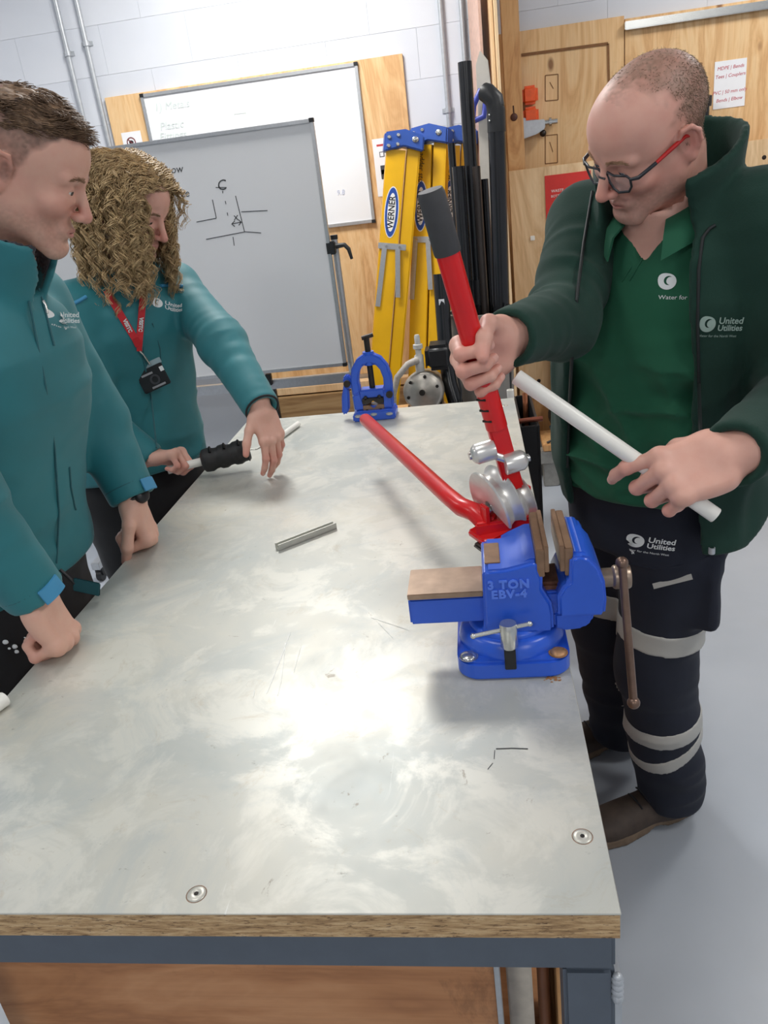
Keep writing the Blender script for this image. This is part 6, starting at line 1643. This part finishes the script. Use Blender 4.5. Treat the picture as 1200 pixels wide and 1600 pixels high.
# cropped hair
HAIR_C = m_hair('cropped_hair', rgb(96, 78, 62), rgb(142, 118, 96))
sel = np.where((mC > .5) & (VhC[:, 2] > -.11))[0]; sel = sel[RNG.random(len(sel)) < np.clip(.75 - .5 * np.clip((VhC[sel, 2] - .07) / .03, 0, 1), 0, 1)]
R0 = VhC[sel] + RNG.normal(0, .0007, (len(sel), 3)); o_ = R0 - np.array([0, -.016, .02]); o_ /= np.linalg.norm(o_, axis=1, keepdims=True)
d_ = o_ * .55 + np.array([0, .25, -.55]) + RNG.normal(0, .2, R0.shape); d_ /= np.linalg.norm(d_, axis=1, keepdims=True)
k = np.linspace(0, 1, 3)[None, :, None]; Vs, qs = strands(R0[:, None, :] - o_[:, None, :] * .0006 + d_[:, None, :] * k * .0036, .00034, .00018)
hC = np_mesh('hair', toW(HC, Vs), qs, HAIR_C, pC); hC['kind'] = 'stuff'
# glasses
gl = empty('glasses', 'dark rimmed glasses with red temples on the bowed face', 'glasses', tuple(HC @ Vector((0, .11, -.01))))
GLF = plain('dark_glasses_frame', rgb(34, 36, 42), .3); GLR = plain('red_temple', rgb(186, 28, 26), .35)
gz = -.012
for s in (-1, 1):
    loop = [Vector((s * (.0325 + x * .0255), .1015 - abs(x) * .004 - max(0, x) * .006, gz + z * .0165)) for x, z in ((-1, .55), (-.8, .95), (0, 1), (.8, .95), (1, .6), (.95, -.3), (.7, -.9), (0, -1), (-.6, -.9), (-.95, -.3), (-1, .55))]
    rim = MB().tube(loop, .0021, 8, False).build('rim', GLF, gl); rim.data.transform(HC)
    b = MB(); c_ = Vector((s * .0325, .0995, gz)); n_ = len(loop) - 1
    b.add([c_] + loop[:-1], [(0, 1 + i, 1 + (i + 1) % n_) for i in range(n_)])
    LENS = MATS.get('lens')
    if LENS is None:
        t = NT('lens_glass'); LENS = t.set(color=(.93, .94, .95), rough=.02, alpha=.16, spec=.8); MATS['lens'] = LENS
    o = b.build('lens', LENS, rim); o.data.transform(HC)
    h0 = Vector((s * .0585, .0925, gz + .009))
    o = MB().tube([h0, Vector((s * .070, .084, gz + .010)), Vector((s * .0745, .050, gz + .013))], [.0026, .0034, .0031], 8).build('hinge_end', GLF, gl); o.data.transform(HC)
    o = MB().tube([Vector((s * .0745, .050, gz + .013)), Vector((s * .0775, .02, gz + .017)), Vector((s * .0795, -.008, gz + .020)), Vector((s * .0785, -.026, gz + .010)), Vector((s * .0765, -.034, gz - .008))], [.0030, .0036, .0036, .0028, .002], 8).build('temple', GLR, gl); o.data.transform(HC)
o = MB().tube([Vector((-.0085, .1040, gz + .006)), Vector((0, .1065, gz + .008)), Vector((.0085, .1040, gz + .006))], .0016, 8).build('bridge', GLF, gl); o.data.transform(HC)
anchor(gl)
# polo shirt
pc0, pc1 = Vector((.322, 1.398, 1.405)), Vector((.298, 1.355, 1.485))
Fv = A3((math.cos(math.radians(FA)), math.sin(math.radians(FA)), 0)); Lv = A3((-Fv[1], Fv[0], 0))
def polo(P):
    d, f, l = loft(P, stP, 2.3)
    w = wrinkle(P, (.32, 1.45, 1.05), (.1 * Fv[0], .1 * Fv[1], 1), 26, 7, 81) * np.clip((1.28 - P[:, 2]) / .1, .2, 1)
    w2 = wrinkle(P, (.32, 1.45, 1.05), (Lv[0], Lv[1], .8), 16, 5, 82)
    d = d - .026 * (w * w - .4) - .020 * (w2 * w2 - .4) * np.clip((1.34 - P[:, 2]) / .12, .05, 1)
    d = smax(d, np.maximum(.925 - P[:, 2], P[:, 2] - 1.425), .010)
    ax = (pc1 - pc0); L = ax.length; ax.normalize(); q = P - A3(pc0); t = q @ A3(ax); rad = np.linalg.norm(q - t[:, None] * A3(ax), axis=1)
    lat = np.abs(q @ Lv); fw = q @ Fv
    # throat: V opening
    V_ = np.where(fw > 0, (.004 + .80 * np.maximum(t - .006, 0)) - lat, -.05).astype(F4)
    d = smax(d, np.minimum(V_, np.minimum(t - .006, .03)), .006)
    return smax(d, -rc(P, pc0 + ax * -.01, pc1 + ax * .06, .060, .068), .005)
plo = sdf_obj('polo_shirt', polo, (.08, 1.22, .90), (.56, 1.72, 1.53), .0055, POLO, pC, 1)
for sgn in (-1, 1):      # folded collar, one flap each side
    vs = []; n = 16
    for kk in range(n + 1):
        u_ = kk / n; a_ = math.radians(180 - 152 * u_) * sgn
        dv = Vector(Fv.tolist()) * math.cos(a_) + Vector(Lv.tolist()) * math.sin(a_)
        top = Vector((.314, 1.385, 1.478 - .052 * u_ ** 1.6)) + dv * (.066 + .006 * u_)
        drop = .038 + .018 * u_ ** 3; low = top + dv * (.020 + .008 * u_) + Vector((0, 0, -drop)) + Vector(Fv.tolist()) * (.012 * u_ ** 4)
        mid = (top + low) / 2 + dv * .008 + Vector((0, 0, .006))
        for p_ in (top, mid, low, low - dv * .003 - Vector((0, 0, .0005)), mid - dv * .0045, top - dv * .004): vs.append(p_)
    fs = [(kk * 6 + q, kk * 6 + (q + 1) % 6, kk * 6 + 6 + (q + 1) % 6, kk * 6 + 6 + q) for kk in range(n) for q in range(6)] + [(5, 4, 3, 2, 1, 0), tuple(range(n * 6, n * 6 + 6))]
    MB().add(vs, fs, True).build('collar_flap', POLO, plo)
surf_line(plo, [(1008, 396), (1000, 412), (990, 428), (984, 438)], .0016, POLO, 'placket_edge', plo)
surf_line(plo, [(1000, 400), (985, 420), (972, 440)], .0012, POLO, 'placket_seam', plo)
p_, n_ = on_surface(plo, 1062, 440)
if p_ is not None: decal(plo, logo_items(.0135, text=False, small=False) + [(subdiv_text('Water for', .009, align='LEFT'), Matrix.Translation((-.025, -.024, 0)))], frame(C_R, n_ * .6 + (CAM - p_).normalized(), p_), WHITEP, plo)
for (x, y) in ((1068, 352),):
    p_, n_ = on_surface(plo, x, y)
    if p_ is not None: MB().lathe([(0, .0022), (.004, .0022), (.0048, .001), (.0048, 0)], p_, n_, 14).build('button', WHITE_PL, plo)
# fleece, worn open
stJ = grow(stP, .020, .026); stJ[0] = (.80, .350, 1.515, .208, .182, FA); stJ[1] = (.90, .343, 1.505, .200, .174, FA)
jc0, jc1 = Vector((.325, 1.405, 1.40)), Vector((.315, 1.372, 1.545))
def fleece(P):
    d, f, l = loft(P, stJ, 2.4); z = P[:, 2]
    w = wrinkle(P, (.33, 1.45, 1.1), (0, 0, 1), 7, 22, 91)
    d = d - .012 * (w - .5) * np.clip((1.35 - z) / .2, .15, 1)
    d = smax(d, np.maximum(.858 + .06 * np.clip(-l / .2, -.3, 1) + .07 * np.clip((.06 - f) / .15, 0, 1) - z, z - 1.44), .010)
    for s_ in (csR, csL): d = smin(d, rc(P, (s_ + Vector((.322, 1.40, 1.425))) / 2 + Vector((0, 0, .012)), s_, .058, .074), .045)
    inn, _f, _l = loft(P, grow(stP, .010, .012), 2.3); inn = smax(inn, z - 1.40, .02)
    d = smax(d, -smax(inn, -.06 - f, .02), .006)
    lo_ = np.interp(z, [.8, 1.0, 1.2, 1.35, 1.42], [-.115, -.105, -.100, -.085, -.07]).astype(F4); hi_ = np.interp(z, [.8, 1.0, 1.2, 1.33, 1.42], [.150, .140, .125, .100, .085]).astype(F4)
    gap = np.minimum(np.minimum(l - lo_, hi_ - l), f - .0)
    d = smax(d, gap, .006)
    d = smin(d, np.minimum(sleeve(P, csR, ceR, cwR, (.072, .055, .040), .024, 93, .010), sleeve(P, csL, ceL, cwL, (.078, .066, .045), .016, 94, .010)), .02)
    ax = (jc1 - jc0); L = ax.length; ax.normalize(); q = P - A3(jc0); t = q @ A3(ax); rad = np.linalg.norm(q - t[:, None] * A3(ax), axis=1)
    fw = q @ Fv; lat = q @ Lv
    c = smax(np.abs(rad - (.090 + .10 * np.clip(t / L, 0, 1) * .16 + .12 * np.maximum(fw, 0))) - .0065, np.maximum(t - L + .35 * np.maximum(fw, 0), -t), .006)
    c = smax(c, np.where(fw > 0, .072 - np.abs(lat - .006), -.05).astype(F4), .008)
    return smin(d, c, .012)
jC = sdf_obj('fleece_jacket', fleece, (-.02, .96, .84), (.68, 1.78, 1.60), .0060, FLEECE, pC, 1)
surf_logo(jC, 1122, 507, .0130, plain('grey_green_print', rgb(150, 172, 162), .7), jC, C_R)
ZIPM = plain('dark_zip_tape', rgb(14, 22, 22), .6)
surf_line(jC, [(926, 300), (912, 380), (900, 470), (893, 560), (888, 650), (886, 730)], .0028, ZIPM, 'zip_edge', jC)
surf_line(jC, [(1118, 352), (1108, 358), (1098, 372), (1092, 420), (1090, 500), (1092, 600), (1096, 700)], .0028, ZIPM, 'zip_edge', jC)
p_ = on_surface(jC, 1112, 855)[0]
if p_ is not None: MB().lathe([(.004, -.012), (.006, -.012), (.006, .0), (.004, 0)], p_, (0, 0, 1), 12).build('hem_toggle', GALV, jC)
# work trousers with reflective bands
LEGL = [Vector((.365, 1.47, .86)), Vector((.338, 1.50, .48)), Vector((.392, 1.552, .085))]
LEGR = [Vector((.285, 1.585, .86)), Vector((.262, 1.67, .50)), Vector((.315, 1.785, .085))]
def trousersC(P):
    d, f, l = loft(P, [(.78, .325, 1.53, .165, .125, FA), (.88, .328, 1.52, .172, .13, FA), (.98, .322, 1.495, .172, .132, FA)]); d = smax(d, np.maximum(.78 - P[:, 2], P[:, 2] - .97), .02)
    for q in (LEGL, LEGR): d = smin(d, chain(P, q, [.108, .086, .078], .03), .025)
    d = smin(d, rbox(P, (.395, 1.405, .72), (.045, .022, .085), .015, np.array(Matrix.Rotation(math.radians(-35), 3, 'Z'), dtype=F4)), .02)
    w = wrinkle(P, (.33, 1.5, .5), (0, 0, 1), 20, 6, 101) * np.clip(1.4 - np.abs(P[:, 2] - .14) * 3, .45, 1)
    d = d - .012 * (w - .5)
    return smax(d, .05 - P[:, 2], .005)
tC = sdf_obj('work_trousers', trousersC, (.10, 1.30, .03), (.60, 1.92, .99), .0065, NAVYC, pC, 1)
def band(leg, i, t0, hw, tilt, nm, lim=None):
    a, c = leg[i], leg[i + 1]; ax = (c - a).normalized(); m_ = a.lerp(c, t0); n_ = (ax + Vector(tilt)).normalized()
    def fn(P):
        q = P - A3(m_); sl = np.abs(q @ A3(n_)) - hw
        far = np.linalg.norm(q, axis=1) - .14
        return np.maximum(smax(trousersC(P) - .0022, sl, .002), far)
    c_ = np.array(m_); return sdf_obj(nm, fn, c_ - .15, c_ + .15, .0045, REFL, tC, 1)
band(LEGL, 0, .70, .027, (0, 0, 0), 'reflective_band'); band(LEGL, 1, .40, .025, (0.05, 0, 0), 'reflective_band')
band(LEGL, 1, .57, .018, (.35, 0.1, 0), 'reflective_band'); band(LEGR, 0, .72, .024, (0, 0, 0), 'reflective_band')
surf_logo(tC, 1012, 848, .0150, WHITEP, tC, C_R)
q0, q1 = on_surface(tC, 1022, 914, .005), on_surface(tC, 1080, 898, .005)
if q0[0] is not None and q1[0] is not None: MB().beam(q0[0], q1[0], .011, .002, (CAM - q0[0])).build('pocket_piping', REFL, tC)
surf_line(tC, [(985, 880), (1020, 888), (1060, 884), (1110, 868)], .002, NAVYC, 'pocket_flap_seam', tC)
BOOTB = plain('brown_boot_leather', rgb(66, 54, 46), .7, 0, .2, 40, .15); SOLEB = plain('tan_boot_sole', rgb(108, 90, 72), .7, 0, .2, 60)
make_boots(pC, [((.432, 1.572, 0), (.175, 1.455, 0)), ((.365, 1.845, 0), (.10, 1.745, 0))], BOOTB, SOLEB, BLACK_PL)
# the white plastic pipe held in the left hand
dT = (cT1 - cT0).normalized(); LT = (cT1 - cT0).length
o = MB().lathe([(.0085, .0), (.0108, .001), (.0108, LT - .001), (.0100, LT), (.0080, LT), (.0080, LT - .03), (0, LT - .03)], cT0, dT, 22).lathe([(.0085, 0), (.0085, .03), (0, .03)], cT0, dT, 22).build('white_plastic_pipe', WHITE_PL, None)
tag(o, 'long white plastic pipe held diagonally across the green polo shirt', 'pipe')
